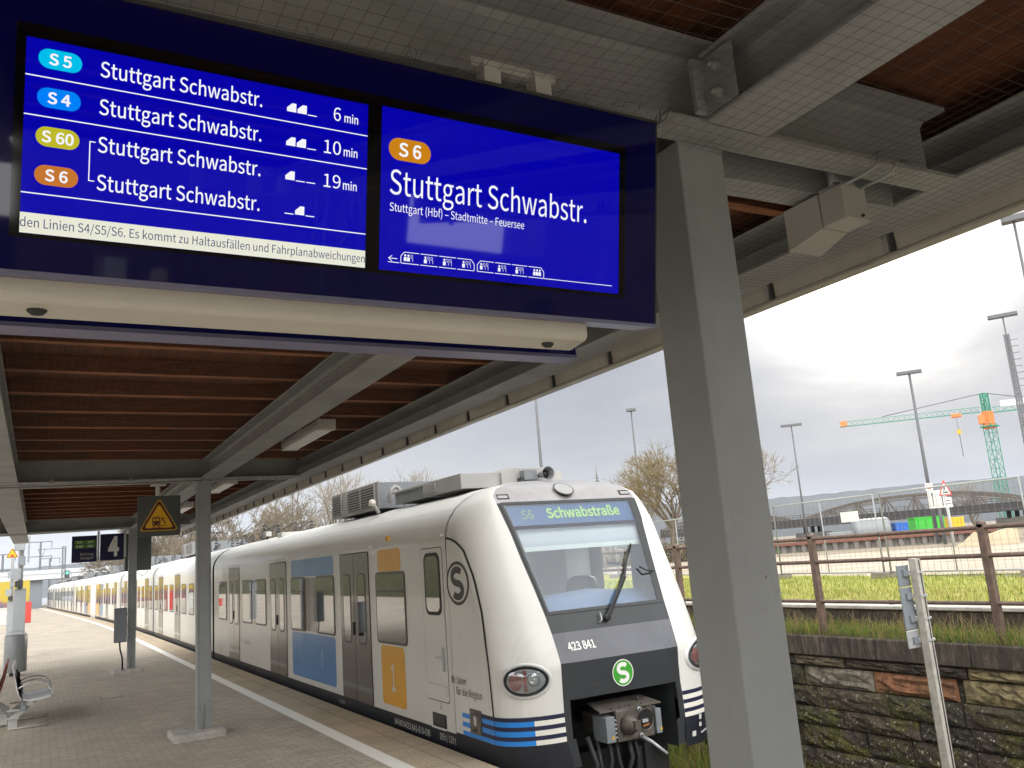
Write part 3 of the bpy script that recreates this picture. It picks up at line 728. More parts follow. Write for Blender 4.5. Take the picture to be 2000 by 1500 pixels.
# box loudspeaker hung from the near crossbeam
lsx = empty('floodlight', (2.75, 2.1, 3.28), 'grey box floodlight with tapered hood clamped under the crossbeam right of the near post', 'lamp')
M_lampbox = mat('lamp_box_grey', (.36, .35, .33), .45, var=.05)
b = MB(); b.box(2.681, 2.819, 2.012, 2.126, 3.131, 3.278, M_lampbox); b.build('lamp_body', lsx, bev=.007)
b = MB(); b.loft([[V(x0, y, z0), V(x1, y, z0), V(x1, y, z1), V(x0, y, z1)] for y, x0, x1, z0, z1 in ((2.130, 2.681, 2.823, 3.129, 3.280), (2.300, 2.668, 2.854, 3.092, 3.272))], M_lampbox, closed=True, smooth=False, caps=True); b.build('hood', lsx, bev=.005)
b = MB(); b.tube([(2.778, 2.0115, 3.153), (2.778, 2.005, 3.153)], .007, M_dark, 8); b.build('screw', lsx)
b = MB(); b.box(2.705, 2.785, 2.03, 2.14, 3.278, 3.30, M_galv); b.tube([(2.745, 2.09, 3.28), (2.745, 2.09, 3.42)], .026, M_galv, 8); b.build('bracket', lsx)
for xx in (2.70, 2.80): b = MB(); b.tube([(xx, 2.06, 3.30), (xx-.01, 2.02, 3.268), (xx-.02, 1.93, 3.262), (xx-.02, 1.86, 3.268), (xx-.01, 1.835, 3.30)], .006, M_paintd, 6); b.build('clamp', lsx)

# yellow warning sign
ws = empty('warning_sign', (1.40, 12.4, 2.57), 'square dark sign with yellow train warning triangle hanging left of the slim post', 'warning sign')
b = MB(); b.box(1.13, 1.672, 12.40, 12.43, 2.575, 3.115, M_signgrey); b.build('panel', ws, bev=.004)
b = MB(); b.tube([(1.385, 12.43, 3.115), (1.385, 12.43, 3.27)], .03, M_lgrey, 8); b.box(1.29, 1.48, 12.33, 12.5, 3.255, 3.268, M_lgrey); b.box(1.36, 1.41, 12.40, 12.46, 3.115, 3.135, M_lgrey); b.build('hanger', ws)
def tri_round(cx, by, w, h, r, k=4):
    pts = [V(cx-w/2, by, 0), V(cx+w/2, by, 0), V(cx, by+h, 0)]; c = sum(pts, V(0, 0, 0))/3; o = []
    for i in range(3):
        p = pts[i]; a = (pts[i-1]-p).normalized(); d = (pts[(i+1) % 3]-p).normalized(); half = a.angle(d)/2; L = r/math.tan(half)
        s, e, m = p+a*L, p+d*L, p
        for q in range(k+1):
            t = q/k; o.append(tuple(((1-t)**2*s+2*t*(1-t)*m+t*t*e)[:2]))
    return o
b = MB(); YS = 12.398
for sc, yy, mt in ((1., 0, M_sign_y), (.93, -.001, M_maroon), (.74, -.002, M_sign_y)):
    w, h = .50*sc, .445*sc; b.poly(tri_round(1.40, 2.795-.445/3*1.02*sc-.0, w, h, .035*sc), V(0, YS+yy, 0), X_, Z_, mt)
b.build('triangle', ws)
b = MB()
def wb(x0, x1, z0, z1, mt=M_maroon, o=-.003): b.add([(x0, YS+o, z0), (x1, YS+o, z0), (x1, YS+o, z1), (x0, YS+o, z1)], [(0, 1, 2, 3)], mt)
wb(1.315, 1.415, 2.715, 2.825); wb(1.327, 1.36, 2.775, 2.808, M_sign_y, -.004); wb(1.368, 1.402, 2.775, 2.808, M_sign_y, -.004)
for x in (1.335, 1.395): b.poly(ell(x, 2.738, .009, .009, 12), V(0, YS-.004, 0), X_, Z_, M_sign_y)
wb(1.33, 1.40, 2.83, 2.836); wb(1.325, 1.345, 2.695, 2.712); wb(1.385, 1.405, 2.695, 2.712); wb(1.31, 1.42, 2.684, 2.690)
wb(1.43, 1.50, 2.71, 2.717); wb(1.425, 1.433, 2.684, 2.717)
b.poly(ell(1.437, 2.815, .011, .011, 12), V(0, YS-.003, 0), X_, Z_, M_maroon)
for p, q in (((1.44, 2.803), (1.462, 2.768)), ((1.462, 2.768), (1.487, 2.757)), ((1.462, 2.768), (1.475, 2.728)), ((1.443, 2.80), (1.478, 2.805)), ((1.443, 2.80), (1.43, 2.775))):
    b.bar((p[0], YS-.003, p[1]), (q[0], YS-.003, q[1]), .002, .010, M_maroon, (1, 0, 0))
b.build('pictogram', ws)

# track number sign, farther along
ns = empty('track_sign_board', (1.24, 23.0, 2.59), 'dark blue track sign with large white 4 and green line boxes below the canopy end', 'track sign')
b = MB(); b.box(1.275, 1.80, 22.98, 23.06, 2.585, 3.22, M_hyd); b.build('number_panel', ns)
b = MB(); b.text('4', (1.45, 22.975, 2.70), X_, Z_, M_txtw, .24, .43, .015); b.build('number', ns)
b = MB(); b.box(.665, 1.205, 22.98, 23.06, 2.575, 3.20, M_hyd); lp_ = b.build('line_panel', ns)
b = MB()
for s, x, z in (('S 4', .83, 3.045), ('S 5', 1.06, 3.045), ('S 60', .83, 2.945), ('S 6', 1.06, 2.945)):
    b.add([(x-.105, 22.977, z-.035), (x+.105, 22.977, z-.035), (x+.105, 22.977, z+.045), (x-.105, 22.977, z+.045)], [(0, 1, 2, 3)], M_led); b.text(s, (x, 22.975, z-.02), X_, Z_, M_txtg, None, .05, .01, 'C')
b.text('Richtung', (.85, 22.975, 2.735), X_, Z_, M_txtg, .28, .06); b.text('Stuttgart', (.85, 22.975, 2.645), X_, Z_, M_txtg, .28, .06); b.build('lettering', lp_)
b = MB(); b.box(1.215, 1.262, 23.0, 23.05, 2.6, 3.3, M_lgrey); b.box(1.235, 1.245, 22.99, 23.0, 2.6, 3.3, M_white); b.box(1.81, 1.85, 23.0, 23.05, 2.65, 3.3, M_lgrey); b.build('frame', ns)
db = empty('rear_display', (2.05, 23.4, 2.25), 'dark upright display housing with a hanging cable behind the third post', 'display')
b = MB(); b.box(1.85, 2.46, 23.3, 23.42, 2.30, 3.22, M_signgrey); b.build('housing', db, bev=.01)
b = MB(); b.tube([(2.15, 23.36, 2.30), (2.17, 23.36, 2.22), (2.25, 23.36, 2.17), (2.34, 23.36, 2.20), (2.38, 23.36, 2.30)], .008, M_lgrey, 6); b.build('cable', db)

# grey cabinet on the third post
cb = empty('switch_cabinet', (1.6, 22.0, .7), 'grey flat switch cabinet strapped to the third canopy post above a dark cable', 'cabinet')
b = MB(); b.box(1.54, 1.80, 21.80, 21.98, .70, 1.46, M_signgrey); b.build('cabinet_body', cb, bev=.012)
b = MB(); b.box(1.552, 1.788, 21.785, 21.80, .715, 1.445, M_signback); b.build('door', cb, bev=.004)
b = MB()
for z in (.85, 1.3): b.box(1.80, 1.86, 21.9, 21.95, z-.015, z+.015, M_galv)
b.build('strap', cb)
b = MB(); b.tube([(1.66, 21.9, .70), (1.67, 21.88, .55), (1.72, 21.88, .35), (1.73, 21.9, .0)], .018, M_black, 8); b.build('cable', cb)

# bench: wire seat shells on a beam
M_bench = mat('bench_wire_grey', (.68, .69, .69), .35, metal=.2, var=.05)
M_casing = mat('casing_grey', (.27, .29, .305), .42, var=.06)
def bench(name, loc, label, seats, mt, flip=1):
    root = empty(name, loc, label, 'bench'); x0, y0, _ = loc; f = flip
    prof = [(-.27, .90), (-.255, .80), (-.22, .62), (-.19, .50), (-.14, .425), (-.05, .395), (.10, .405), (.22, .43), (.265, .42)]
    for k in range(seats):
        ya, yb = y0+k*.62, y0+k*.62+.56
        b = MB()
        th = [(x+.014, z-.022) for x, z in prof[::-1]]
        for e in (ya, yb-.02): b.prism(prof+th, V(x0, e, 0), X_*f, Z_, V(0, .02, 0), mt)
        for i in range(len(prof)-1):
            p, q = prof[i], prof[i+1]; nrod = 5
            for j in range(nrod):
                t = j/nrod; x = p[0]+(q[0]-p[0])*t; z = p[1]+(q[1]-p[1])*t
                b.bar((x0+f*x, ya+.02, z), (x0+f*x, yb-.02, z), .030, .010, mt)
        b.loft([[V(x0+f*(x+.004), y, z-.008) for x, z in prof] for y in (ya+.02, yb-.02)], mt)
        b.bar((x0+f*.265, ya, .415), (x0+f*.265, yb, .415), .022, .045, mt)
        b.bar((x0-f*.272, ya, .905), (x0-f*.272, yb, .905), .02, .03, mt)
        b.build('seat', root)
    for k in range(seats+1):
        y = y0+k*.62-.03
        b = MB(); b.tube([(x0-f*.19, y, .58), (x0-f*.10, y, .625), (x0+f*.05, y, .64), (x0+f*.18, y, .60), (x0+f*.25, y, .50), (x0+f*.25, y, .42)], .011, M_bench, 8); b.build('armrest', root)
    b = MB(); b.bar((x0-f*.12, y0-.15, .30), (x0-f*.12, y0+seats*.62+.1, .30), .07, .07, M_casing)
    b.build('beam', root)
    for y in (y0+.05, y0+seats*.62-.12):
        b = MB(); b.prism([(-.31, .0), (-.19, .0), (-.19, .16), (.05, .36), (-.02, .38), (-.31, .16)], V(x0, y, 0), X_*f, Z_, V(0, .05, 0), M_lgrey)
        b.box(x0-.33, x0-.17, y-.03, y+.10, .26, .275, M_lgrey); b.box(x0-.33, x0-.17, y-.03, y+.10, .15, .165, M_lgrey)
        b.tube([(x0-f*.3, y-.05, .02), (x0+f*.22, y-.05, .02)], .014, M_wtim, 8); b.tube([(x0-f*.3, y+.10, .02), (x0+f*.22, y+.10, .02)], .014, M_wtim, 8)
        b.build('foot', root)
    return root
M_bench = mat('bench_wire_grey', (.68, .69, .69), .35, metal=.2, var=.05)
M_benchr = mat('bench_wire_red', (.30, .055, .03), .4, var=.1)
bench('bench', (-.02, 15.1, 0), 'pale grey wire bench with curved armrests at the left edge of the platform', 2, M_bench)
bench('bench', (-.66, 15.6, 0), 'dark red wire bench back to back with the grey bench at the left edge', 2, M_benchr, -1)
# litter bin
M_casing = mat('casing_grey', (.27, .29, .305), .42, var=.06)
lb = empty('litter_bin', (-.44, 24.9, 0), 'round grey litter bin with a wire hoop on top beside the bench', 'litter bin')
b = MB(); k = 24
b.loft([[V(-.44+r*math.cos(2*math.pi*i/k), 24.9+r*math.sin(2*math.pi*i/k), z) for i in range(k)] for r, z in ((.24, .09), (.25, .10), (.25, .95), (.235, .965), (.22, .92))], M_casing, closed=True, caps=True); b.build('bin_body', lb)
b = MB(); b.tube([(-.44, 24.9, 0), (-.44, 24.9, .1)], .12, M_dark, 12); b.build('bin_foot', lb)
b = MB(); b.tube([(-.67, 24.8, .96), (-.61, 24.8, 1.03), (-.44, 24.8, 1.07), (-.27, 24.8, 1.03), (-.21, 24.8, .96)], .009, M_galv, 6); b.build('hoop', lb)
# information mast with grey casing
def mast(loc, sc, label, tri=True):
    x, y, _ = loc; root = empty('service_mast', loc, label, 'mast', 'equipment masts at the platform end')
    b = MB(); b.box(x-.17*sc, x+.17*sc, y-.15, y+.15, 0, 2.12*sc, M_casing); b.build('casing', root, bev=.03)
    b = MB(); b.tube([(x, y, 2.1*sc), (x, y, 6.0)], .075*sc, M_galv, 8); b.build('pole', root)
    for dx_, z, w, h, mt in ((-.12, 2.55, .26, .34, M_casing), (.02, 2.95, .2, .28, M_signback), (-.05, 3.45, .3, .36, M_casing), (.2, 3.3, .05, .8, M_casing), (-.03, 2.25, .22, .2, M_dark)):
        b = MB(); b.box(x+(dx_-w/2)*sc, x+(dx_+w/2)*sc, y-.32, y-.08, (z-h/2)*sc, (z+h/2)*sc, mt); b.build('equipment_box', root, bev=.01)
    if tri:
        b = MB()
        for s, o, mt in ((1., 0, M_sign_y), (.9, -.004, M_maroon), (.72, -.008, M_sign_y)): b.poly(tri_round(x-.24, 3.16-.1*s, .34*s, .31*s, .02*s), V(0, y-.3+o, 0), X_, Z_, mt)
        b.box(x-.28, x-.20, y-.312, y-.311, 3.09, 3.16, M_red); b.build('warning_triangle', root)
    return root
mast((-.50, 31.0, 0), 1.0, 'tall grey casing with pole, boxes and a yellow triangle rising behind the litter bin')
mast((-.98, 42.0, 0), .8, 'thinner grey equipment mast left of the casing behind the litter bin', False)

# ------------------------------------------------------------------ train
XC, HW = 5.295, 1.315
SEC = [(1.26, -.14), (1.30, -.05), (1.312, .128), (1.315, .135), (1.315, .9), (1.315, 1.36), (1.315, 1.6), (1.315, 2.16), (1.308, 2.26), (1.285, 2.35), (1.24, 2.44), (1.16, 2.54), (1.04, 2.63), (.90, 2.70), (.70, 2.76), (.45, 2.80), (.2, 2.82), (0, 2.825)]
def hw(z):
    for (a, za), (c, zc) in zip(SEC, SEC[1:]):
        if za <= z <= zc: return a+(c-a)*(z-za)/(zc-za)
    return SEC[0][0] if z < 0 else 0
train = empty('commuter_train', (XC, 16, -.95), 'white commuter train with blue and yellow door panels standing at the platform, dark sloping front', 'train')
def section(y, sc=1.):
    l = [V(XC-t*sc, y, z) for t, z in SEC]; return l+[V(XC+t*sc, y, z) for t, z in SEC[-2::-1]]
def body(y0, y1, parent, name='carriage', hole=None):
    b = MB(); ys = list(np.linspace(y0, y1, max(3, int((y1-y0)/1.1))))
    if hole: ys = sorted(ys+list(hole))
    rings = [section(y) for y in ys]; k = len(rings[0])
    vs = [p for r in rings for p in r]; o = len(b.v); b.add(vs, [], M_tw)
    ns_, nr = len(rings), k
    for i in range(ns_-1):
        for j in range(k-1):
            z = (vs[j].z+vs[j+1].z)/2
            mt = M_tskirt if z < .131 else (M_roof if z > 2.55 else M_tw)
            if hole and vs[j].x > XC and 1.3 < z < 2.16 and hole[0]-.01 < (ys[i]+ys[i+1])/2 < hole[1]: continue
            a = i*k+j; b.f.append([a, a+1, a+1+k, a+k]); b.mi.append(b.m(mt)); b.sm.append(z > .14)
    for i in ((ns_-1,) if hole else (0, ns_-1)): b.f.append([i*k+j for j in range(k)]); b.mi.append(b.m(M_tdark)); b.sm.append(False)
    b.box(XC-1.0, XC+1.0, y0+.3, y1-.3, -.62, -.14, M_dark)
    return b.build(name, parent, bent=True)
XS = XC-HW                       # near side plane, 3.98
def side(b, poly, o, mt, d=.004): b.prism(poly, V(XS-o, 0, 0), Y_, Z_, V(-d, 0, 0), mt)
def window(par, ya, yb, z0=.965, z1=1.875, mt=M_frame, transom=True):
    b = MB(); side(b, rrect(ya, yb, z0, z1, .07), .0005, mt, .010)
    g = .032
    side(b, rrect(ya+g, yb-g, z0+g, z1-g, .05), .0108, M_wglass, .0015)
    if transom: side(b, [(ya+g, 1.615), (yb-g, 1.615), (yb-g, 1.64), (ya+g, 1.64)], .0125, mt, .004)
    b.build('window', par, bent=True)
def door(par, ya, yb, glass=True):
    b = MB(); m = (ya+yb)/2
    side(b, rrect(ya, yb, .12, 2.17, .04), .0004, M_black, .003)
    for p, q in ((ya+.018, m-.008), (m+.008, yb-.018)):
        side(b, rrect(p, q, .135, 2.155, .03), .0036, M_door, .006)
        c = (p+q)/2; w = .30
        side(b, rrect(c-w/2-.03, c+w/2+.03, .90, 1.88, .10), .0098, M_frame, .003); side(b, rrect(c-w/2, c+w/2, .93, 1.85, .08), .013, M_wglass, .0015)
    side(b, [(m+.02, 1.02), (m+.06, 1.02), (m+.06, 1.20), (m+.02, 1.20)], .0142, M_black, .012)
    side(b, [(ya-.12, 2.215), (yb+.12, 2.215), (yb+.12, 2.235), (ya-.12, 2.235)], -.004, M_tw, .03)
    b.build('door', par, bent=True)
def panel(par, name, ya, yb, mt, zs=((1.88, 2.17), (.215, .945))):
    for z0, z1 in zs:
        b = MB(); p = rrect(ya, yb, z0, z1, .07); lowp = z0 < 1
        p = [(y, (z1 if lowp else z0) if abs(z-(z1 if lowp else z0)) < .0705 and (y < ya+.0705 or y > yb-.0705) and False else z) for y, z in p]
        side(b, p, .0003, mt, .0014); b.build(name, par, bent=True)
def fit_out(par, y0, y1, doors, gaps, blue=None):
    for a, c in doors: door(par, a, c)
    for a, c in gaps: window(par, a, c)
# front carriage
CAR1 = body(8.78, 23.38, train, hole=(8.92, 9.55))
for a, c in ((11.38, 12.70), (15.92, 17.25), (20.15, 21.40)): door(CAR1, a, c)
window(CAR1, 10.06, 11.12)
for a, c in ((13.0, 13.98), (14.66, 15.60), (17.55, 18.52), (18.86, 19.82), (21.68, 22.66)): window(CAR1, a, c)
b = MB(); side(b, rrect(13.985, 14.655, .985, 1.855, .02), .0003, M_door, .004); b.build('window_pillar', CAR1, bent=True)
b = MB(); side(b, rrect(18.525, 18.855, .985, 1.855, .02), .0003, M_dglass, .004); b.build('window_pillar', CAR1, bent=True)
panel(CAR1, 'blue_panel', 13.02, 15.58, M_blue)
panel(CAR1, 'yellow_panel', 10.19, 11.02, M_yel)
def st(tx, y, z, h, mt=M_txtd, w=None, bold=0., al='L'):   # lettering on the near side, each line a part
    b = MB(); b.text(tx, V(XS-.004, y, z), -Y_, Z_, mt, w, h, bold, al); b.build('lettering', CAR1)
st('1', 10.67, .40, .31, M_txtg, .13, .008)
st('Wir fahren', 8.83, .655, .075, M_txtd, .37); st('für die Region', 8.72, .545, .075, M_txtd, .62)
st('2', 9.17, .345, .06)
st('94 80 0423 841-6 D-DB', 10.62, .005, .07, M_txtg, 1.12); st('105 t / 129 t', 9.22, .02, .07, M_txtg, .42); st('423 841', 12.9, .02, .05, M_txtg, .26)
st('S-Bahn', 19.7, .52, .10, mat('faint_lettering', (.52, .50, .46), .5, var=0), .6)
for (yc, zc) in ((15.1, .58), (13.75, .56)):      # thin white outline symbols on the blue panel
    b = MB()
    for p in (ell(yc, zc, .055, .105, 18), ell(yc, zc+.135, .022, .028, 12)):
        for i in range(len(p)):
            q, r_ = p[i], p[(i+1) % len(p)]; b.bar((XS-.0022, q[0], q[1]), (XS-.0022, r_[0], r_[1]), .006, .001, M_txtg, (1, 0, 0))
    b.bar((XS-.0022, yc-.054, zc+.03), (XS-.0022, yc+.054, zc+.03), .006, .001, M_txtg, (1, 0, 0)); b.build('outline_symbol', CAR1)

b = MB(); side(b, rrect(8.90, 9.52, .42, 2.12, .04), .0003, M_frame, .0012); side(b, rrect(8.912, 9.508, .432, 2.108, .035), .0012, M_tw, .004)
side(b, rrect(8.97, 9.42, 1.36, 2.06, .10), .005, M_black, .008); side(b, rrect(9.01, 9.38, 1.40, 2.02, .08), .0125, M_wglass, .0015)
side(b, rrect(8.93, 9.50, .50, .60, .02), .005, M_tw, .03); side(b, [(8.86, 2.235), (9.52, 2.235), (9.52, 2.255), (8.86, 2.255)], -.004, M_tw, .025)
b.bar((XS-.02, 8.98, .76), (XS-.02, 8.98, 1.02), .02, .02, M_galv); b.bar((XS-.03, 8.96, .90), (XS-.03, 9.16, .90), .016, .02, M_galv)
b.build('cab_door', CAR1)
b = MB(); side(b, [(9.02, .13), (9.40, .13), (9.40, .29), (9.02, .29)], .0003, M_black, .002); side(b, [(9.02, .13), (9.40, .13), (9.40, .145), (9.02, .145)], .002, M_white, .02)
side(b, [(9.06, .15), (9.40, .19), (9.40, .28), (9.06, .28)], .0026, M_tdark, .001); b.build('step_recess', CAR1)
b = MB(); b.add([(XS-.02+.16, 10.66, 2.40), (XS-.02+.16, 10.58, 2.40), (XS+.34, 10.60, 2.60), (XS+.34, 10.64, 2.60)], [(0, 1, 2, 3)], M_yel); b.box(XS-.004, XS+.03, 10.57, 10.68, 2.27, 2.33, M_yel); b.build('first_class_mark', CAR1)
# round S on the side
M_sdark = mat('emblem_dark', (.03, .028, .03), .4, var=0)
b = MB(); side(b, ell(8.53, 1.71, .285, .235, 40), .0003, M_sdark, .0012); side(b, ell(8.53, 1.71, .245, .198, 40), .0015, M_tw, .0008); b.build('side_emblem', CAR1)
def s_shape(b, o, u, v, w, h, mt, th=.30):
    """fat round S drawn as a ribbon along two arcs"""
    pts = []; r = .25
    for i in range(15): a = R(35+(235-0)*i/14); pts.append((.36*math.cos(a), .25+.25*math.sin(a)))
    for i in range(15): a = R(90-235*i/14); pts.append((.36*math.cos(a), -.25+.25*math.sin(a)))
    L = []; Rr = []
    for i, p in enumerate(pts):
        a = V(*pts[max(i-1, 0)], 0); c = V(*pts[min(i+1, len(pts)-1)], 0); d = (c-a).normalized(); nn = V(-d.y, d.x, 0)*.13
        L.append((p[0]+nn.x, p[1]+nn.y)); Rr.append((p[0]-nn.x, p[1]-nn.y))
    for i in range(len(pts)-1):
        b.poly([(x*w, y*h) for x, y in (L[i], L[i+1], Rr[i+1], Rr[i])], o, u, v, mt)
b = MB(); s_shape(b, V(XS-.0042, 8.53, 1.71), -Y_, Z_, .34, .29, M_sdark); b.build('side_emblem_letter', CAR1)

# nose shell: for each height z, a plan outline from the centre to the side
ZT = [-.05, .15, .41, .52, .87, 1.0, 1.15, 1.33, 1.6, 1.9, 2.2, 2.4, 2.53, 2.62, 2.70, 2.76, 2.80, 2.82]
YB = [7.45, 7.46, 7.47, 7.475, 7.48, 7.535, 7.60, 7.68, 7.80, 7.94, 8.07, 8.16, 8.22, 8.28, 8.37, 8.49, 8.63, 8.74]
HB = [.70, .745, .745, .74, .73, .73, .735, .75, .785, .83, .87, .91, .935, .94, .92, .80, .45, .20]
YCN = [7.44, 7.45, 7.45, 7.45, 7.455, 7.53, 7.612, 7.685, 7.80, 7.935, 8.065, 8.155, 8.215, 8.275, 8.365, 8.49, 8.63, 8.74]
YS = [(-.2, 7.87), (.42, 7.86), (.9, 7.90), (1.39, 8.0), (1.75, 8.15), (2.05, 8.34), (2.12, 8.43), (2.17, 8.53), (2.205, 8.66), (2.22, 8.775), (3, 8.775)]
def ip(z, xs, ys): return float(np.interp(z, xs, ys))
def ysd(z): return ip(z, [a for a, _ in YS], [c for _, c in YS])
YSH = [(-.2, 7.88), (.42, 7.88), (.9, 7.94), (1.39, 8.12), (1.75, 8.30), (2.05, 8.48), (2.3, 8.63), (2.6, 8.76), (3, 8.77)]
def ysh(z): return ip(z, [a for a, _ in YSH], [c for _, c in YSH])
def nose(w, z, o=0.):
    """w in -3..3 : 0 centre, 1 dark/white edge, 2 end of the rounded corner, 3 end of the shell"""
    def raw(w, z):
        s = -1 if w < 0 else 1; a = abs(w); W_ = hw(z)
        hb = min(ip(z, ZT, HB)+(.055*min(1, max(0, (z-.6)/.5))*min(1, max(0, (2.62-z)/.3)) if s > 0 else 0), W_*.95); yb = ip(z, ZT, YB); yc = ip(z, ZT, YCN); ye = max(ysh(z), yb+.02)
        if a <= 1: t = hb*a; y = yc+(yb-yc)*max(0, (a-.75)/.25)**1.
        elif a <= 2: q = (a-1)*math.pi/2; t = hb+(W_-hb)*math.sin(q); y = ye-(ye-yb)*math.cos(q)
        else: t = W_; y = ye+(8.79-ye)*(a-2)
        return V(XC+s*t, y, z)
    p = raw(w, z)
    if o:
        e = .02; du = raw(w+e, z)-raw(w-e, z); dz = raw(w, z+e)-raw(w, z-e); nn = du.cross(dz).normalized()
        if nn.y > 0 and abs(w) < 1.9: nn = -nn
        if abs(w) >= 1.9 and nn.x*(1 if w > 0 else -1) < 0: nn = -nn
        p = p+nn*o
    return p
ZR = sorted(set(ZT+[.28, .70, .80, 1.45, 1.75, 2.05, 2.3]))
WR = [0, .25, .5, .75, .9, 1, 1.08, 1.2, 1.35, 1.5, 1.65, 1.8, 1.92, 2, 2.5, 3]
WR = [-w for w in WR[:0:-1]]+WR
nb = MB(); k = len(WR); nb.add([nose(w, z) for z in ZR for w in WR], [], M_tw)
for i in range(len(ZR)-1):
    for j in range(k-1):
        zc = (ZR[i]+ZR[i+1])/2; wc = abs(WR[j]+WR[j+1])/2
        if wc < .86 and zc < .52: continue                        # coupler recess
        if wc < .95 and 1.33 < zc < 2.53: continue                # windscreen opening
        mt = M_tw
        if zc < .15: mt = M_tskirt
        if wc < 1: mt = M_tdark if zc < 2.53 else M_tcap
        if wc < 1 and .87 < zc < 1.15: mt = M_shelf
        a = i*k+j; nb.f.append([a, a+1, a+1+k, a+k]); nb.mi.append(nb.m(mt)); nb.sm.append(not (wc < 1 and .7 < zc < 1.3))
NOSE = nb.build('nose_shell', train)
def npatch(b, w0, w1, z0, z1, mt, o=.004, nw=8, nz_=2):
    b.loft([[nose(w0+(w1-w0)*i/nw, z0+(z1-z0)*j/nz_, o) for i in range(nw+1)] for j in range(nz_+1)], mt)
# windscreen, blind, destination box and the cab behind it
M_wind = bpy.data.materials.new('windscreen_glass'); M_wind.use_nodes = True
t = NT(M_wind.node_tree); t.n.clear()
gl = t.new('ShaderNodeBsdfGlossy'); gl.inputs['Roughness'].default_value = .02; gl.inputs['Color'].default_value = (.86, .92, 1, 1)
tr = t.new('ShaderNodeBsdfTransparent'); tr.inputs['Color'].default_value = (.86, .91, .95, 1)
fr = t.new('ShaderNodeFresnel'); fr.inputs['IOR'].default_value = 1.6
ms = t.new('ShaderNodeMixShader'); t.put(ms.inputs[0], t.math('ADD', t.math('MULTIPLY', fr.outputs[0], 1.1), .05)); t.put(ms.inputs[1], tr.outputs[0]); t.put(ms.inputs[2], gl.outputs[0])
t.put(t.new('ShaderNodeOutputMaterial').inputs[0], ms.outputs[0])
b = MB(); npatch(b, -.95, .905, 1.345, 2.515, M_wind, .004, 12, 10); b.build('windscreen', NOSE)
b = MB(); npatch(b, -.95, .95, 1.33, 1.362, M_tdark, .008, 12, 1); npatch(b, -.95, .95, 2.505, 2.535, M_tdark, .008, 12, 1)
npatch(b, -.965, -.925, 1.33, 2.53, M_tdark, .008, 1, 10); npatch(b, .885, .925, 1.33, 2.53, M_tdark, .008, 2, 10); npatch(b, -.93, .93, 2.225, 2.265, mat('glass_band', (.06, .065, .085), .3, var=0), .006, 12, 1)
b.build('windscreen_seal', NOSE)
M_dest = mat('destination_box', (.05, .13, .30), .35, var=.05)
b = MB(); npatch(b, -.92, .92, 2.262, 2.51, M_dest, -.03, 10, 4); db_ = b.build('destination_box', NOSE)
M_dtxt = mat('destination_led', (.2, .3, .1), .5, var=0, emis=(.30, .50, .12), es=.9)
b = MB()
def nfront(u, v):    # point on the inclined front plane for lettering, u = right of centre, v = height z
    return nose(0, v, -.022)+V(u, 0, 0)
vs, fs = text_geo('Schwabstraße', .012); x1 = max(p.x for p in vs)
b.add([nfront(-.33+p.x/x1*1.0, 2.352+p.y/CAPH*.105) for p in vs], fs, M_dtxt)
vs, fs = text_geo('S6', 0); x1 = max(p.x for p in vs)
b.add([nfront(-.66+p.x/x1*.155, 2.35+p.y/CAPH*.10) for p in vs], fs, mat('destination_led_dim', (.2, .3, .1), .5, var=0, emis=(.20, .36, .14), es=.6))
b.build('destination_text', db_)
M_cab = mat('cab_grey', (.60, .62, .62), .6, var=.05); M_desk = mat('cab_desk', (.22, .34, .55), .5, var=.05); M_blind = mat('cab_blind', (.80, .84, .76), .6, var=.05)
b = MB(); b.box(XC-1.25, XC+1.25, 9.75, 9.80, .2, 2.25, M_cab); b.box(XC-1.0, XC+1.0, 9.75, 9.80, 2.25, 2.55, M_cab); b.box(XC-1.28, XC-1.25, 8.4, 9.75, .2, 1.35, M_cab); b.box(XC+1.25, XC+1.28, 8.4, 9.75, .2, 1.35, M_cab)
b.box(XC-1.25, XC+1.25, 7.95, 9.75, .15, .2, M_tdark); b.box(XC-.98, XC+.98, 8.75, 9.75, 2.50, 2.53, M_cab)
b.box(XC-.55, XC-.50, 9.70, 9.75, 1.45, 2.1, M_blind); b.box(XC+.15, XC+.85, 9.72, 9.75, .3, 2.2, mat('cab_door_grey', (.28, .29, .30), .6, var=.05))
b.build('cab_interior', NOSE)
b = MB(); b.loft([[V(XC-1.15, y, z), V(XC-.5, y, z+.02), V(XC+.3, y, z+.06), V(XC+.75, y, z+.02), V(XC+1.15, y, z)] for y, z in ((7.90, 1.30), (8.15, 1.42), (8.45, 1.46), (8.6, 1.40), (8.62, .6))], M_desk); b.build('driver_desk', NOSE)
b = MB(); b.loft([[V(XC+x, y, z) for x in (-.9, 0, .93)] for y, z in ((8.16, 2.26), (8.06, 2.08), (8.065, 2.03))], M_cab); b.loft([[V(XC+x, y, z) for x in (-.88, 0, .9)] for y, z in ((8.06, 2.035), (8.055, 1.985))], M_blind); b.build('sun_blind', NOSE)
b = MB(); b.loft([[V(XC+.50+r*math.cos(a), 8.85+.12*math.sin(a), z) for a in np.linspace(0, 6.28, 13)[:-1]] for r, z in ((.24, .9), (.25, 1.45), (.20, 1.62), (.08, 1.66))], M_dark, closed=True, caps=True); b.build('driver_seat', NOSE)
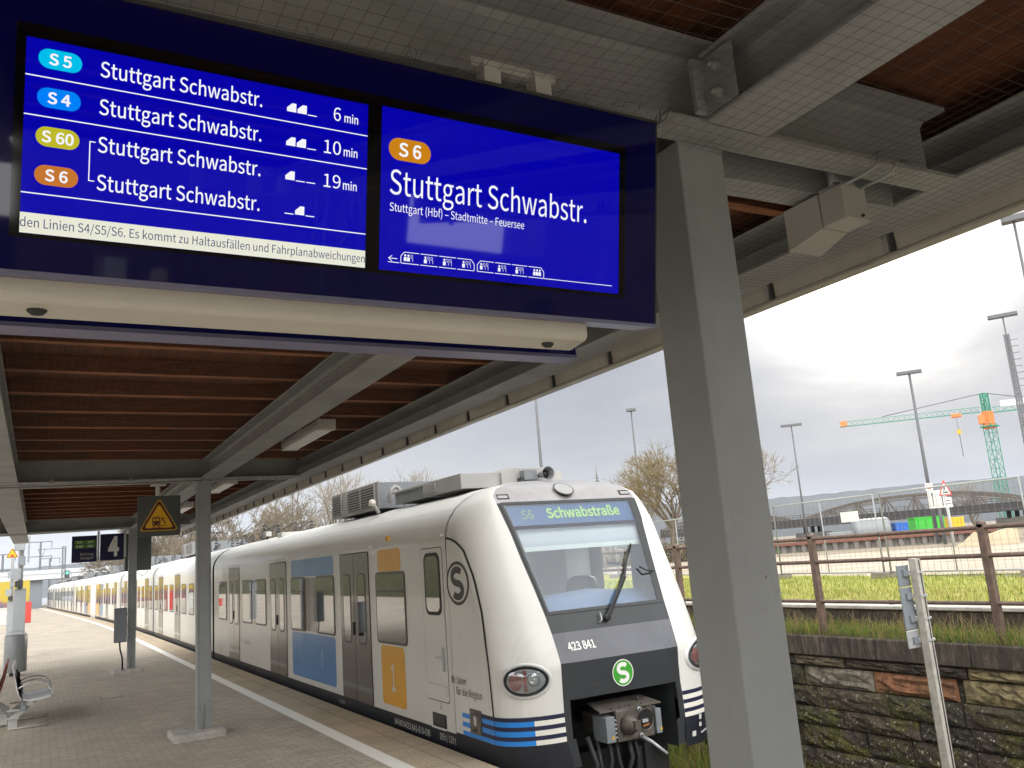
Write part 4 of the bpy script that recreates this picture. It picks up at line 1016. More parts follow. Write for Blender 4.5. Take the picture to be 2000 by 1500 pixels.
# wiper, washer nozzle
b = MB(); p0 = nose(.0, 1.24, .02)+V(-.02, 0, 0); p1 = nose(.55, 1.62, .05)
p1 = nose(.42, 1.62, .05); p2 = nose(.62, 1.92, .03)
b.tube([nose(0, 1.23, -.01)+V(-.03, 0, 0), nose(0, 1.23, .06)+V(-.03, 0, 0)], .035, M_dark, 10); b.bar(nose(0, 1.23, .055)+V(-.03, 0, 0), p1, .03, .035, M_dark); b.bar(p1, p2, .018, .02, M_dark)
b.bar(nose(.16, 1.37, .012), nose(.70, 1.98, .018), .012, .03, M_black)
b.build('wiper', NOSE)
b = MB(); b.tube([nose(.72, 1.72, .03), nose(.80, 1.66, .06), nose(.93, 1.66, .03)], .010, M_dark, 6); b.bar(nose(.50, 1.80, -.05), nose(.32, 1.82, -.05), .02, .03, M_black); b.tube([nose(.50, 1.80, -.05), nose(.58, 1.74, -.05)], .007, M_dark, 5); b.build('mirror', NOSE)
b = MB(); b.tube([nose(-.18, 1.2, .0), nose(-.18, 1.2, .03), nose(-.14, 1.22, .04), nose(-.13, 1.29, .03)], .008, M_galv, 6); b.build('washer_nozzle', NOSE)
# cap details: marker slots and oval top light
for s in (-1, 1):
    b = MB(); npatch(b, s*.80, s*.96, 2.575, 2.63, M_black, .005, 4, 1); npatch(b, s*.82, s*.95, 2.583, 2.615, M_tcap, .007, 4, 1); b.build('marker_lamp', NOSE)
b = MB()
def nell(b, w0, z0, a, c, mt, o, k=28):
    """ellipse lying on the nose surface, half axes in metres"""
    P = nose(w0, z0, 0); e = .03
    tu = (nose(w0+e, z0)-nose(w0-e, z0)).normalized(); tz = (nose(w0, z0+e)-nose(w0, z0-e)); tz = (tz-tu*tz.dot(tu)).normalized()
    nn = (nose(w0, z0, .1)-P).normalized()
    b.poly([(a*math.cos(2*math.pi*i/k), c*math.sin(2*math.pi*i/k)) for i in range(k)], P+nn*o, tu, tz, mt); return P, tu, tz, nn
M_rlens = mat('grey_lens', (.30, .30, .30), .2, var=.04)
P, tu, tz, nn = nell(b, 0, 2.655, .13, .12, M_tdark, .026); nell(b, 0, 2.655, .115, .105, M_rlens, .030); b.build('top_lamp', NOSE)
# head lamps
M_hlens = mat('lamp_reflector', (.55, .56, .56), .15, metal=.7, var=.05); M_hred = mat('lamp_red', (.60, .27, .24), .25, var=.25, vs=60)
for sg in (-1, 1):
    w0, z0 = sg*1.43, .745
    dw = (nose(w0+.01, z0)-nose(w0-.01, z0)).length/.02
    def hp(u, v, o): return nose(w0+sg*(-u)*(1 if sg < 0 else 1)*(-sg)/dw*1.0 if False else w0+u/dw, z0+v, o)
    def hring(a, c, o, u0=0, v0=0, k=36): return [hp(u0+a*math.cos(2*math.pi*i/k), v0+c*math.sin(2*math.pi*i/k), o) for i in range(k)]
    def hloft(b, rings, mt): b.loft(rings, mt, closed=True)
    def hdisc(b, a, c, o, mt, u0=0, v0=0): hloft(b, [hring(a*f, c*f, o, u0, v0) for f in (1, .75, .5, .25, .02)], mt)
    b = MB(); hloft(b, [hring(.265, .172, .0), hring(.258, .166, .016), hring(.238, .150, .020)], M_tw); hloft(b, [hring(.238, .150, .021), hring(.222, .138, .018)], M_galv); hloft(b, [hring(.222, .138, .024), hring(.205, .122, .026), hring(.195, .113, .008)], M_black)
    hl = b.build('headlight', NOSE)
    b = MB(); hdisc(b, .20, .118, .003, M_white)
    inn = -sg
    hdisc(b, .072, .085, .014, M_hred, -.095*1, .0); hloft(b, [hring(.060, .064, .009, .085, .01), hring(.056, .060, .022, .085, .01), hring(.035, .037, .014, .085, .01), hring(.012, .013, .011, .085, .01), hring(.001, .001, .016, .085, .01)], M_hlens)
    b.loft([[hp(u, v, .012) for u in (-.018, .0, .018)] for v in np.linspace(-.10, .10, 7)], M_hred); b.build('lamp_insert', hl)
    b = MB(); hloft(b, [hring(.198, .116, .022), hring(.13, .078, .032), hring(.02, .015, .036)], M_wind); b.build('lamp_cover', hl)
# seam between nose and side panel
b = MB()
zs = list(np.linspace(-.05, 2.05, 24))+[2.10, 2.14, 2.165, 2.185, 2.20, 2.212, 2.219]
def on_side(y, z, o=.003):
    """point on the near side of the shell at length y"""
    ye, yb = ysh(z), ip(z, ZT, YB)
    if y >= ye: return V(XC-hw(z)-o, y, z)
    q = math.acos(min(1, max(0, (ye-y)/(ye-yb)))); return nose(-1-q/(math.pi/2), z, o)
b.loft([[on_side(ysd(z), z), on_side(min(8.79, ysd(z)+.028), z-.022*max(0, min(1, (z-2.0)/.2)))] for z in zs], M_black)
b.loft([[V(XC-t*1.002, 8.775, z+.002), V(XC-t*1.002, 8.79, z+.002)] for t, z in SEC[6:]], M_black)
b.build('shell_seam', NOSE)
# stripes
bands = [(.372, .412, 'n'), (.325, .372, 'b'), (.285, .325, 'n'), (.236, .285, 'b'), (.196, .236, 'n'), (.152, .196, 'b')]
for sg in (-1, 1):
    b = MB()
    for z0, z1, c in bands:
        if c == 'n': npatch(b, sg*1.0, sg*2.0, z0, z1, M_snavy, .003, 14, 1)
        else:
            spl = 1.36 if sg < 0 else 1.45
            npatch(b, sg*1.0, sg*spl, z0, z1, M_swhite, .003, 6, 1); npatch(b, sg*spl, sg*2.0, z0, z1, M_sblue, .003, 10, 1)
        if sg < 0: b.box(XS-.003, XS+.002, 7.87, {'n': 8.30, 'b': 8.60}[c], z0, z1, M_snavy if c == 'n' else M_sblue)
    b.build('stripes', NOSE)
b = MB(); b.box(XS-.012, XS, 8.14, 8.40, .195, .435, M_coup); b.box(XS-.016, XS-.012, 8.17, 8.37, .225, .405, M_door); b.box(XS-.018, XS-.016, 8.24, 8.30, .28, .37, M_lgrey); b.box(XS-.018, XS-.016, 8.24, 8.31, .225, .25, M_black); b.build('socket', NOSE, bev=.004)
# number and green emblem on the front
b = MB(); n_ = nose(0, .94, 0); ud = (nose(0, 1.05)-nose(0, .93)).normalized()
b.text('423 841', nose(0, .975, .006)+V(-.60, 0, 0), X_, ud, M_txtw, .33, .085, .01); b.build('unit_number', NOSE)
b = MB(); o = V(XC-.015, 7.443, .70); b.poly(ell(0, 0, .132, .132, 40), o, X_, Z_, M_txtw); b.poly(ell(0, 0, .122, .122, 40), o-Y_*.001, X_, Z_, M_sgreen); s_shape(b, o-Y_*.002, X_, Z_, .155, .165, M_txtw); b.build('front_emblem', NOSE)
M_smudge = mat('smudge', (.07, .07, .075), .6, var=.3)
b = MB(); rs = random.Random(2)
b = MB()
for i in range(5): b.bar(nose(-.52, .60+i*.008, .003)+V(rs.uniform(-.02, .02), 0, 0), nose(-.50, .62+i*.01, .003)+V(rs.uniform(-.02, .02), 0, 0), .012, .001, M_door, (0, 1, 0))
b.build('scratches', NOSE)
# recess, coupler, hoses
b = MB(); r0 = .63
b.add([(XC-r0, 7.47, -.12), (XC-r0, 7.47, .52), (XC-r0+.10, 8.6, .52), (XC-r0+.10, 8.6, -.12)], [(0, 1, 2, 3)], M_black); b.add([(XC+r0, 7.47, -.12), (XC+r0, 7.47, .52), (XC+r0-.08, 8.6, .52), (XC+r0-.08, 8.6, -.12)], [(0, 1, 2, 3)], M_tdark)
b.add([(XC-r0, 7.47, .52), (XC+r0, 7.47, .52), (XC+r0, 8.6, .55), (XC-r0, 8.6, .55)], [(0, 1, 2, 3)], M_black); b.add([(XC-r0, 8.6, -.9), (XC+r0, 8.6, -.9), (XC+r0, 8.6, .55), (XC-r0, 8.6, .55)], [(0, 1, 2, 3)], M_black)
b.build('coupler_recess', NOSE)
for sg in (-1, 1):
    b = MB(); npatch(b, sg*.86, sg*1., -.10, .16, M_tdark, .0, 2, 1); npatch(b, sg*1.0, sg*2.0, -.13, .15, M_tskirt, .012, 14, 3); b.build('bumper_skirt', NOSE)
b = MB()
for u, v, w, h in ((1.22, .10, .05, .05), (1.22, .03, .05, .04), (1.1, -.05, .06, .05), (1.5, .06, .02, .07)): npatch(b, u, u+w, v, v+h, M_txtg, .016, 2, 1)
for i in range(7): npatch(b, 1.26+i*.035, 1.285+i*.035, -.04+.004*i, -.02+.004*i, M_txtg, .016, 1, 1)
b.build('skirt_marks', NOSE)
cx, cz, cy = XC-.01, .235, 7.33
b = MB(); b.box(cx-.22, cx+.24, cy, cy+.08, cz-.165, cz+.135, M_coup); b.box(cx-.30, cx+.34, cy+.08, cy+.5, cz-.10, cz+.10, M_coup); b.box(cx-.10, cx+.10, cy+.5, 8.6, cz-.09, cz+.07, M_dark)
cou = b.build('coupler', NOSE, bev=.012)
b = MB(); b.add([(cx-.40, cy+.02, cz+.145), (cx+.33, cy-.03, cz+.15), (cx+.33, cy+.34, cz+.19), (cx-.34, cy+.34, cz+.19)], [(0, 1, 2, 3)], M_coup)
b.add([(cx-.40, cy+.02, cz+.130), (cx+.33, cy-.03, cz+.138), (cx+.33, cy-.03, cz+.15), (cx-.40, cy+.02, cz+.145)], [(0, 1, 2, 3)], M_coup)
for x in (-.25, -.15, -.02, .12, .25): b.tube([(cx+x, cy+.03, cz+.145), (cx+x, cy+.03, cz+.162)], .008, M_dark, 6)
b.tube([(cx+.17, cy+.15, cz+.16), (cx+.17, cy+.15, cz+.21)], .015, M_dark, 8); b.build('coupler_roof', cou)
b = MB()
b.tube([(cx-.085, cy+.01, cz-.01), (cx-.085, cy-.05, cz-.01), (cx-.085, cy-.12, cz-.01), (cx-.085, cy-.135, cz-.01)], [.100, .094, .055, .04], M_coup, 20); b.box(cx-.115, cx-.045, cy-.165, cy-.115, cz-.04, cz+.04, M_coup); b.build('coupler_cone', cou)
b = MB(); kk = 22
b.loft([[V(cx+.135+r*math.cos(2*math.pi*i/kk), cy-.004+d, cz+.0+r*math.sin(2*math.pi*i/kk)) for i in range(kk)] for r, d in ((.102, -.012), (.102, .0), (.09, .0), (.08, .10), (.03, .12))], M_coup, closed=True)
b.add([V(cx+.135+.09*math.cos(2*math.pi*i/kk), cy-.006, cz+.09*math.sin(2*math.pi*i/kk)) for i in range(kk)], [tuple(range(kk))], M_black)
b.bar((cx+.07, cy-.03, cz+.0), (cx+.14, cy-.03, cz+.0), .02, .03, M_galv); b.bar((cx+.09, cy-.012, cz-.052), (cx+.17, cy-.012, cz-.045), .004, .02, mat('rust_orange', (.35, .14, .04), .7, var=.3)); b.build('coupler_cup', cou)
b = MB()
for z in (.115, -.135): b.tube([(cx+.06, cy, cz+z), (cx+.06, cy-.02, cz+z)], .022, M_galv, 10); b.tube([(cx+.06, cy-.02, cz+z), (cx+.06, cy-.024, cz+z)], .011, M_black, 8)
b.tube([(cx+.13, cy, cz+.125), (cx+.13, cy-.006, cz+.125)], .009, M_black, 8); b.tube([(cx+.155, cy, cz+.125), (cx+.155, cy-.006, cz+.125)], .009, M_black, 8); b.build('air_ports', cou)
for x0, x1, nm in ((-.36, -.255, 0), (.255, .325, 1)):
    b = MB(); b.box(cx+x0, cx+x1, cy-.02, cy+.22, cz-.15, cz+.09, M_signback); bx_ = b.build('cable_box', cou, bev=.006)
    b = MB(); b.poly([(-.018, -.012), (.018, -.012), (0, .022)], V(cx+(x0+x1)/2+.02, cy-.0215, cz-.105), X_, Z_, M_sign_y); b.build('warning_mark', bx_)
b = MB(); b.box(cx-.255, cx-.22, cy+.01, cy+.2, cz-.14, cz+.09, M_black)
for i in range(5): b.tube([(cx-.24, cy+.01, cz-.11+i*.04), (cx-.24, cy-.015, cz-.11+i*.04)], .009, M_galv, 6)
b.build('pin_strip', cou)
b = MB(); b.tube([(cx+.07, cy-.0, cz-.15), (cx+.11, cy-.10, cz-.19), (cx+.20, cy-.22, cz-.30)], [.022, .017, .014], M_galv, 8); b.build('release_lever', cou)
b = MB(); rs = random.Random(8)
for x in (-.34, -.20, -.12, .03, .10, -.45):
    b.tube([(cx+x, cy+.2, cz-.1), (cx+x+rs.uniform(-.05, .05), cy+.12, cz-.35), (cx+x+rs.uniform(-.1, .1), cy+.2, cz-.65), (cx+x+.1, cy+.5, cz-.75)], rs.choice((.02, .026, .03)), M_dark, 8)
b.build('hoses', NOSE)
b = MB(); b.box(XC-.9, XC+.9, 8.3, 10.8, -.75, -.2, M_black)
for s in (-.62, .62):
    for yy in (9.0, 10.6): b.tube([(XC+s-.06, yy, -.53), (XC+s+.06, yy, -.53)], .42, M_dark, 24, True, False)
b.box(XC+.45, XC+.85, 7.95, 8.02, -.62, -.16, M_dark); b.box(XC-.85, XC-.45, 7.95, 8.02, -.62, -.16, M_dark); b.box(XC+.5, XC+.6, 7.9, 8.3, -.5, -.12, M_dark); b.build('bogie', train)
# roof equipment on the front carriage
def grille(b, y0, y1, z0, z1, x, cols):
    """louvred opening in the near face of a roof box"""
    b.box(x-.004, x+.004, y0, y1, z0, z1, M_black); w = (y1-y0)/cols
    for i in range(cols+1): b.box(x-.022, x, y0+i*w-.018, y0+i*w+.018, z0, z1, M_rboxl)
    for j in range(8): z = z0+(z1-z0)*(j+.5)/8; b.box(x-.016, x-.002, y0, y1, z-.008, z+.006, M_rboxl)
M_rbox = mat('roof_box_grey', (.15, .16, .172), .5, var=.08, vs=3); M_rboxl = mat('roof_box_light', (.29, .285, .28), .5, var=.12, vs=2)
def ac_unit(par, y0, y1, lab='air_conditioner'):
    b = MB(); b.box(4.42, 6.17, y0, y1, 2.80, 3.19, M_rbox); b.box(4.405, 4.42, y0-.01, y1+.01, 2.79, 3.205, M_rboxl); o = b.build(lab, par, bent=True, bev=.01)
    b = MB(); L = y1-y0; grille(b, y0+.12, y0+L*.62, 2.85, 3.17, 4.40, 2); grille(b, y0+L*.76, y1-.06, 2.85, 3.17, 4.40, 1); b.build('grille', o, bent=True); return o
ac_unit(CAR1, 12.05, 14.35)
b = MB(); b.box(4.46, 5.9, 10.45, 11.5, 2.80, 2.97, M_rbox); b.box(4.44, 4.46, 10.40, 11.55, 2.955, 2.985, M_rboxl); b.box(4.44, 5.9, 9.25, 10.4, 2.80, 2.985, M_rboxl); grille(b, 10.0, 10.36, 2.84, 2.95, 4.44, 1); b.build('equipment_case', CAR1, bev=.008)
b = MB(); b.loft([[V(x, y, z) for x, z in ((4.98, 2.79), (4.98, 2.98), (5.06, 3.035), (5.60, 3.035), (5.70, 2.98), (5.70, 2.79))] for y in (9.2, 10.6)], M_rboxl, closed=True, smooth=False, caps=True); fb = b.build('front_case', CAR1, bev=.01)
b = MB(); b.tube([(5.50, 9.16, 2.93), (5.50, 9.02, 2.93), (5.50, 8.93, 2.93)], [.03, .055, .085], M_rbox, 16, False); b.tube([(5.50, 9.02, 2.93), (5.50, 9.0, 2.93)], .04, M_black, 12); b.box(5.24, 5.42, 9.08, 9.2, 2.87, 2.99, M_rbox); b.box(5.2, 5.24, 9.1, 9.2, 2.85, 2.9, M_dark); b.box(5.42, 5.5, 9.1, 9.2, 2.83, 2.86, M_dark); b.build('horn', fb)
b = MB()
for dz in (0, .07): b.tube([(4.46+.05*i_, 11.75-.1*dz, z+dz) for i_, z in enumerate((2.86, 2.98, 3.02, 3.0, 2.88, 2.80))], .03, M_rboxl, 8)
b.build('pipes', CAR1)
b = MB(); b.tube([(4.30, 12.15, 2.86), (4.26, 11.98, 2.87), (4.24, 11.86, 2.87)], [.02, .025, .055], M_cream, 12); b.tube([(4.33, 11.85, 2.72), (4.30, 12.0, 2.86)], .03, M_rboxl, 8); b.build('roof_fitting', CAR1)
def roof_gear(par, y0, k=0):
    r_ = random.Random(k); b = MB()
    for i in range(7):
        y = y0+i*.45+r_.uniform(-.1, .1); x = XC+r_.uniform(-.75, .5); h = r_.uniform(.15, .42)
        for j in range(5): b.tube([(x, y, 2.80+h*j/5), (x, y, 2.80+h*(j+.6)/5)], .055-.006*j, M_dark, 8)
        b.tube([(x, y, 2.78+h), (x+r_.uniform(-.3, .3), y+r_.uniform(.3, .8), 2.86+h*.4)], .015, M_dark, 5)
    b.tube([(XC-.85, y0, 2.80), (XC-.5, y0+1.2, 2.98), (XC-.3, y0+2.4, 2.92)], .035, M_dark, 6); b.tube([(XC+.55, y0, 2.9), (XC+.5, y0+3.0, 2.98)], .03, M_dark, 6)
    b.build('roof_insulators', par, bent=True)
def pantograph(par, y0):
    b = MB()
    for s in (-.5, .5): b.tube([(XC+s, y0, 2.85), (XC+s*.7, y0+1.5, 3.25)], .022, M_dark, 6); b.tube([(XC+s*.7, y0+1.5, 3.25), (XC+s*.9, y0+.1, 3.62)], .018, M_dark, 6)
    b.tube([(XC-.85, y0+.1, 3.56), (XC-.6, y0+.1, 3.64), (XC+.6, y0+.1, 3.64), (XC+.85, y0+.1, 3.56)], .022, M_dark, 6); b.box(XC-.6, XC+.6, y0-.3, y0+1.7, 2.80, 2.87, M_dark); b.build('pantograph', par, bent=True)
roof_gear(CAR1, 20.0, 1)
b = MB(); b.tube([(XC-.95, 19.0, 2.72), (XC-.92, 19.02, 2.80)], .03, M_dark, 6); b.box(XC-.98, XC-.86, 18.95, 19.1, 2.78, 2.88, M_lgrey); b.build('roof_antenna', CAR1)
b = MB(); b.box(XC-.9, XC-.4, 17.9, 18.3, 2.70, 2.80, M_lgrey); b.build('roof_hatch', CAR1, bev=.02)
# the other carriages
def gangway(par, y):
    b = MB(); ys = np.linspace(y-.14, y+.14, 5)
    rings = [section(yy, .985 if i % 2 else .955) for i, yy in enumerate(ys)]
    b.loft([[p for p in r if p.z > -.2] for r in rings], M_tdark, smooth=False); b.build('gangway', par, bent=True)
def std_car(par, y0, y1, first=None, ac=True, k=0):
    c = body(y0+.12, y1-.12, par); L = y1-y0
    dcs = [y0+L*f for f in (.17, .5, .83)]
    for d in dcs: door(c, d-.65, d+.65)
    for a, e in ((dcs[0]+.95, dcs[0]+1.9), (dcs[1]-1.9, dcs[1]-.95), (dcs[1]+.95, dcs[1]+1.9), (dcs[2]-1.9, dcs[2]-.95)): window(c, a, e)
    for a, e in ((y0+.45, dcs[0]-.85), (dcs[2]+.85, y1-.45)):
        if e-a > .35: window(c, a, e)
    roof_gear(c, y0+2.5, k)
    if ac: ac_unit(c, y0+6.2, y0+8.6)
    return c
gangway(train, 23.5)
C2 = std_car(train, 23.5, 36.7, k=3); pantograph(C2, 33.0); gangway(train, 36.7)
C3 = std_car(train, 36.7, 49.9, k=4); gangway(train, 49.9)
def end_car(par, y0, y1, tip, k=0):
    """carriage with a driving cab at the far (+) or near (-) end"""
    a, e = (y0+.12, y1-1.4) if tip > 0 else (y0+1.4, y1-.12)
    c = body(a, e, par); L = e-a
    for f in (.18, .5, .80): d = a+L*f; door(c, d-.65, d+.65)
    ds = [a+L*f for f in (.18, .5, .80)]
    for p, q in ((ds[0]+.95, ds[0]+1.9), (ds[1]-1.9, ds[1]-.95), (ds[1]+.95, ds[1]+1.9), (ds[2]-1.9, ds[2]-.95)): window(c, p, q)
    ye = e if tip > 0 else a; s = tip
    p0 = (ds[2]-2.0, ds[2]-.85) if tip > 0 else (ds[0]+.85, ds[0]+2.0)
    panel(c, 'blue_panel', *p0, M_blue)
    p1 = (ds[2]+.85, e-.7) if tip > 0 else (a+.7, ds[0]-.85)
    panel(c, 'yellow_panel', *p1, M_yel); window(c, *p1)
    b = MB(); rings = []
    for q in (0, .35, .7, .95, 1.15, 1.3):
        f = math.sqrt(max(0, 1-(q/1.36)**2.2)); rings.append([V(XC+(p.x-XC)*(.45+.55*f), ye+s*q, -.14+(p.z+.14)*(.62+.38*f)) for p in section(0)])
    b.loft(rings, M_tw); b.add(rings[-1], [tuple(range(len(rings[-1])))], M_tdark); b.build('cab_nose', c, bent=True)
    roof_gear(c, a+4, k); ac_unit(c, a+8, a+10.3)
    return c
end_car(train, 49.9, 66.2, 1, 5)
train2 = empty('commuter_train', (XC-1, 95, -.95), 'second coupled white trainset of the same kind at the far curving end of the platform', 'train')
end_car(train2, 66.8, 83.0, -1, 6); gangway(train2, 83.0)
std_car(train2, 83.0, 96.0, k=7); gangway(train2, 96.0)
C7 = std_car(train2, 96.0, 109.0, k=8); pantograph(C7, 99); gangway(train2, 109.0)
end_car(train2, 109.0, 124.5, 1, 9)

# ------------------------------------------------------------------ retaining wall, railing and weeds on the right
wall = empty('retaining_wall', (8.4, 8, -1.12), 'weathered sandstone block retaining wall with dark mossy coping behind the train', 'wall')
rw = random.Random(21); b = MB(); cols = []
DK = [(.07, .056, .042), (.10, .078, .058), (.13, .098, .07), (.085, .07, .053), (.15, .105, .075), (.06, .053, .043)]
zc = .50; row = 0
HTS = [.125, .235, .24, .21, .27, .24, .26, .28]
for hgt in HTS:
    y = 2.0+rw.uniform(-.3, .3)
    while y < 60:
        L = rw.uniform(.42, 1.05)*(1 if y < 20 else 1.6)
        cy = y+L/2
        if row == 1 and abs(cy-6.35) < .6: y = 5.84; L = 1.02
        c = rw.choice(DK)
        if row == 0: c = rw.choice(DK+[(.16, .10, .075), (.20, .15, .10), (.15, .13, .10)])
        if row == 1: c = rw.choice(DK+[(.33, .27, .19), (.27, .21, .15), (.36, .15, .08)])
        if row == 2 and y < 9: c = rw.choice(DK+[(.24, .18, .10)])
        cy = y+L/2
        if row == 1 and abs(cy-6.35) < .15: c = (.50, .215, .11)
        if row in (0, 1) and 5.2 < cy < 5.75: c = (.46, .37, .20)
        if row == 1 and 7.5 < cy < 7.95: c = (.44, .30, .17)
        if row == 1 and 6.9 < cy < 7.4: c = (.38, .33, .27)
        n0 = len(b.v); g = .007; d = rw.uniform(-.016, .022); ny = 9; nz_ = 5
        ya, yb, za, zb = y+g, y+L-g, zc-hgt+g, zc-g
        grid = []
        for j in range(nz_+1):
            r_ = []
            for i in range(ny+1):
                ed = i in (0, ny) or j in (0, nz_)
                r_.append(V(8.3-d-(0 if ed else rw.uniform(.008, .05)), ya+(yb-ya)*i/ny+(0 if ed else rw.uniform(-.01, .01)), za+(zb-za)*j/nz_))
            grid.append(r_)
        b.loft(grid, M_stone, smooth=False)
        pe = [V(8.3-d, ya, za), V(8.3-d, yb, za), V(8.3-d, yb, zb), V(8.3-d, ya, zb)]; q = [V(8.36, p.y, p.z) for p in pe]
        b.add(pe+q, [(i, (i+1) % 4, 4+(i+1) % 4, 4+i) for i in range(4)], M_stone)
        cols += [c]*(len(b.v)-n0); y += L
    zc -= hgt; row += 1
n0 = len(b.v); b.box(8.33, 8.5, -60, 120, -1.15, .49, M_stone); cols += [(.03, .025, .02)]*(len(b.v)-n0)
b.cols = cols; b.build('stone_face', wall)
b = MB(); y = 1.4
while y < 60:
    L = rw.uniform(.75, 1.25); b.box(8.255+rw.uniform(-.006, .006), 8.56, y+.004, y+L-.004, .505, .735, M_coping); y += L
b.build('coping', wall, bev=.012)
rail = empty('railing', (8.45, 7.5, .73), 'rusty brown pipe railing with square posts along the top of the sandstone wall', 'railing')
for y in (2.6, 5.36, 7.6, 9.72, 10.22, 13.0, 15.6, 18.2, 20.8):
    b = MB(); b.box(8.412, 8.488, y-.034, y+.034, .70, 1.915, M_rust); b.tube([(8.412, y, 1.915), (8.488, y, 1.915)], .034, M_rust, 12); b.build('post', rail)
for z, r in ((1.885, .024), (1.60, .024), (1.125, .022)):
    b = MB(); b.tube([(8.45, -2, z), (8.45, 22, z)], r, M_rust, 10)
    for y in (6.55, 8.7, 4.3): b.tube([(8.45, y, z), (8.45, y+.05, z)], r*1.25, M_rust, 10)
    b.build('rail', rail)
def blades(b, x0, x1, y0, y1, z, n, h0, h1, mts, wd=.004, seed=1, lean=.5, zf=None):
    r_ = random.Random(seed)
    for i in range(n):
        x, y = r_.uniform(x0, x1), r_.uniform(y0, y1); h = r_.uniform(h0, h1); a = r_.uniform(0, 6.28); l = r_.uniform(.1, lean)*h
        zz = zf(x, y) if zf else z; d = V(math.cos(a), math.sin(a), 0); s = V(-d.y, d.x, 0)*wd*r_.uniform(.6, 1.4); p = V(x, y, zz)
        b.add([p-s, p+s, p+d*l*.35+Z_*h*.62+s*.7, p+d*l*.35+Z_*h*.62-s*.7, p+d*l+Z_*h*(.9+.1*r_.random())], [(0, 1, 2, 3), (3, 2, 4)], r_.choice(mts))
b = MB(); blades(b, 8.27, 8.95, 2.5, 14, .73, 9000, .05, .20, [M_leaf, M_leaf, M_straw, M_gblade], .0035, 4, .9)
blades(b, 8.27, 8.9, 2.5, 14, .73, 1300, .15, .36, [M_straw], .003, 5, 1.1)
rl = random.Random(14)
for i in range(1500):      # broad low leaves
    cx_, cy_ = rl.uniform(8.28, 8.8), rl.choice((4.3, 4.9, 5.7, 6.4, 7.1, 8.0, 9.3))+rl.gauss(0, .28); s = rl.uniform(.012, .03); a = rl.uniform(0, 6.28); p = V(cx_, cy_, .74+rl.uniform(0, .09))
    d = V(math.cos(a), math.sin(a), rl.uniform(-.2, .6)).normalized()*s; e = d.cross(Z_).normalized()*s*.55
    b.add([p-d, p+e, p+d, p-e], [(0, 1, 2, 3)], M_leaf)
tag(b.build('wall_weeds', at=(8.5, 8, .73)), 'dry and green weeds growing along the top of the sandstone wall', 'weeds', kind='stuff')
b = MB()
for i in range(60):
    p = V(rl.uniform(8.35, 8.9), rl.choice((3.9, 4.6, 5.0, 5.6, 7.0, 7.4, 8.2))+rl.gauss(0, .25), .74); pts = [p]; d = V(rl.uniform(-.5, .3), rl.uniform(-.8, .8), 1)
    for k in range(3): pts.append(pts[-1]+d*rl.uniform(.05, .12)); d += V(rl.uniform(-.6, .6), rl.uniform(-.6, .6), -.45)
    b.tube(pts, .0028, M_straw, 4, False)
tag(b.build('bramble_stems', at=(8.5, 5, .73)), 'bare arching bramble stems tangled round the railing post', 'bramble', kind='stuff')
b = MB(); blades(b, 9.46, 12.5, 2, 16, .925, 15000, .035, .10, [M_gblade, M_gblade, M_leaf, M_straw], .0032, 6, 1.0)
blades(b, 12.5, 16.2, 6, 26, .925, 12000, .035, .11, [M_gblade, M_gblade, M_leaf], .0045, 7, 1.0)
tag(b.build('meadow_grass', at=(12, 9, .93)), 'sunlit yellow green grass strip between the railing and the mesh fence', 'grass', kind='stuff')
b = MB(); blades(b, 7.1, 8.25, 6.6, 12, -1.1, 3600, .12, .52, [M_leaf, M_gblade, M_straw], .006, 8, .7)
tag(b.build('trackside_grass', at=(7.7, 9, -1.1)), 'long green grass growing on the ballast at the foot of the wall', 'grass', kind='stuff')
b = MB(); rl2 = random.Random(5)
for i in range(700):
    yy = rl2.uniform(8.0, 12.5); p = V(8.27-rl2.uniform(0, .12), yy, rl2.uniform(-.95, -.2)*rl2.random()-.1); s = rl2.uniform(.012, .03); a = rl2.uniform(0, 6.28)
    d = V(math.cos(a)*.5, math.sin(a), rl2.uniform(-.5, .5)).normalized()*s; e = d.cross(V(1, .2, .3)).normalized()*s*.6; b.add([p-d, p+e, p+d, p-e], [(0, 1, 2, 3)], M_leaf)
tag(b.build('wall_ivy', at=(8.25, 9, -.4)), 'small green leaves growing out of the wall joints beside the train', 'plant', kind='stuff')

# back of a signal board on a grey timber post beside the track
tsn = empty('track_sign', (7.1, 5.2, -1.1), 'back of a narrow grey three piece sign clamped to a weathered timber post', 'sign')
b = MB(); b.add([(7.06, 5.17, -1.1), (7.14, 5.17, -1.1), (7.14, 5.25, -1.1), (7.06, 5.25, -1.1), (7.062, 5.175, 1.65), (7.135, 5.175, 1.65), (7.135, 5.245, 1.655), (7.062, 5.245, 1.655)],
    [(3, 2, 1, 0), (4, 5, 6, 7), (0, 1, 5, 4), (1, 2, 6, 5), (2, 3, 7, 6), (3, 0, 4, 7)], M_wtim); b.tube([(7.112, 5.168, -1.1), (7.11, 5.172, 1.64)], .006, M_dark, 5); b.build('post', tsn)
for z0, z1, mt in ((1.41, 1.60, M_signback), (1.025, 1.40, M_signback), (.86, 1.017, M_galv)):
    b = MB(); b.box(6.925, 7.09, 5.275, 5.29, z0, z1, mt); b.build('sign_plate', tsn, bev=.006)
for z in (1.53, 1.32, 1.12, .93):
    b = MB(); b.box(6.985, 7.055, 5.255, 5.285, z-.03, z+.03, M_signback); b.box(7.045, 7.065, 5.25, 5.27, z-.02, z+.02, M_galv)
    b.box(7.05, 7.148, 5.162, 5.166, z-.010, z+.010, M_galv); b.box(7.145, 7.149, 5.166, 5.255, z-.010, z+.010, M_galv); b.box(7.05, 7.148, 5.255, 5.259, z-.01, z+.01, M_galv); b.build('clamp', tsn)

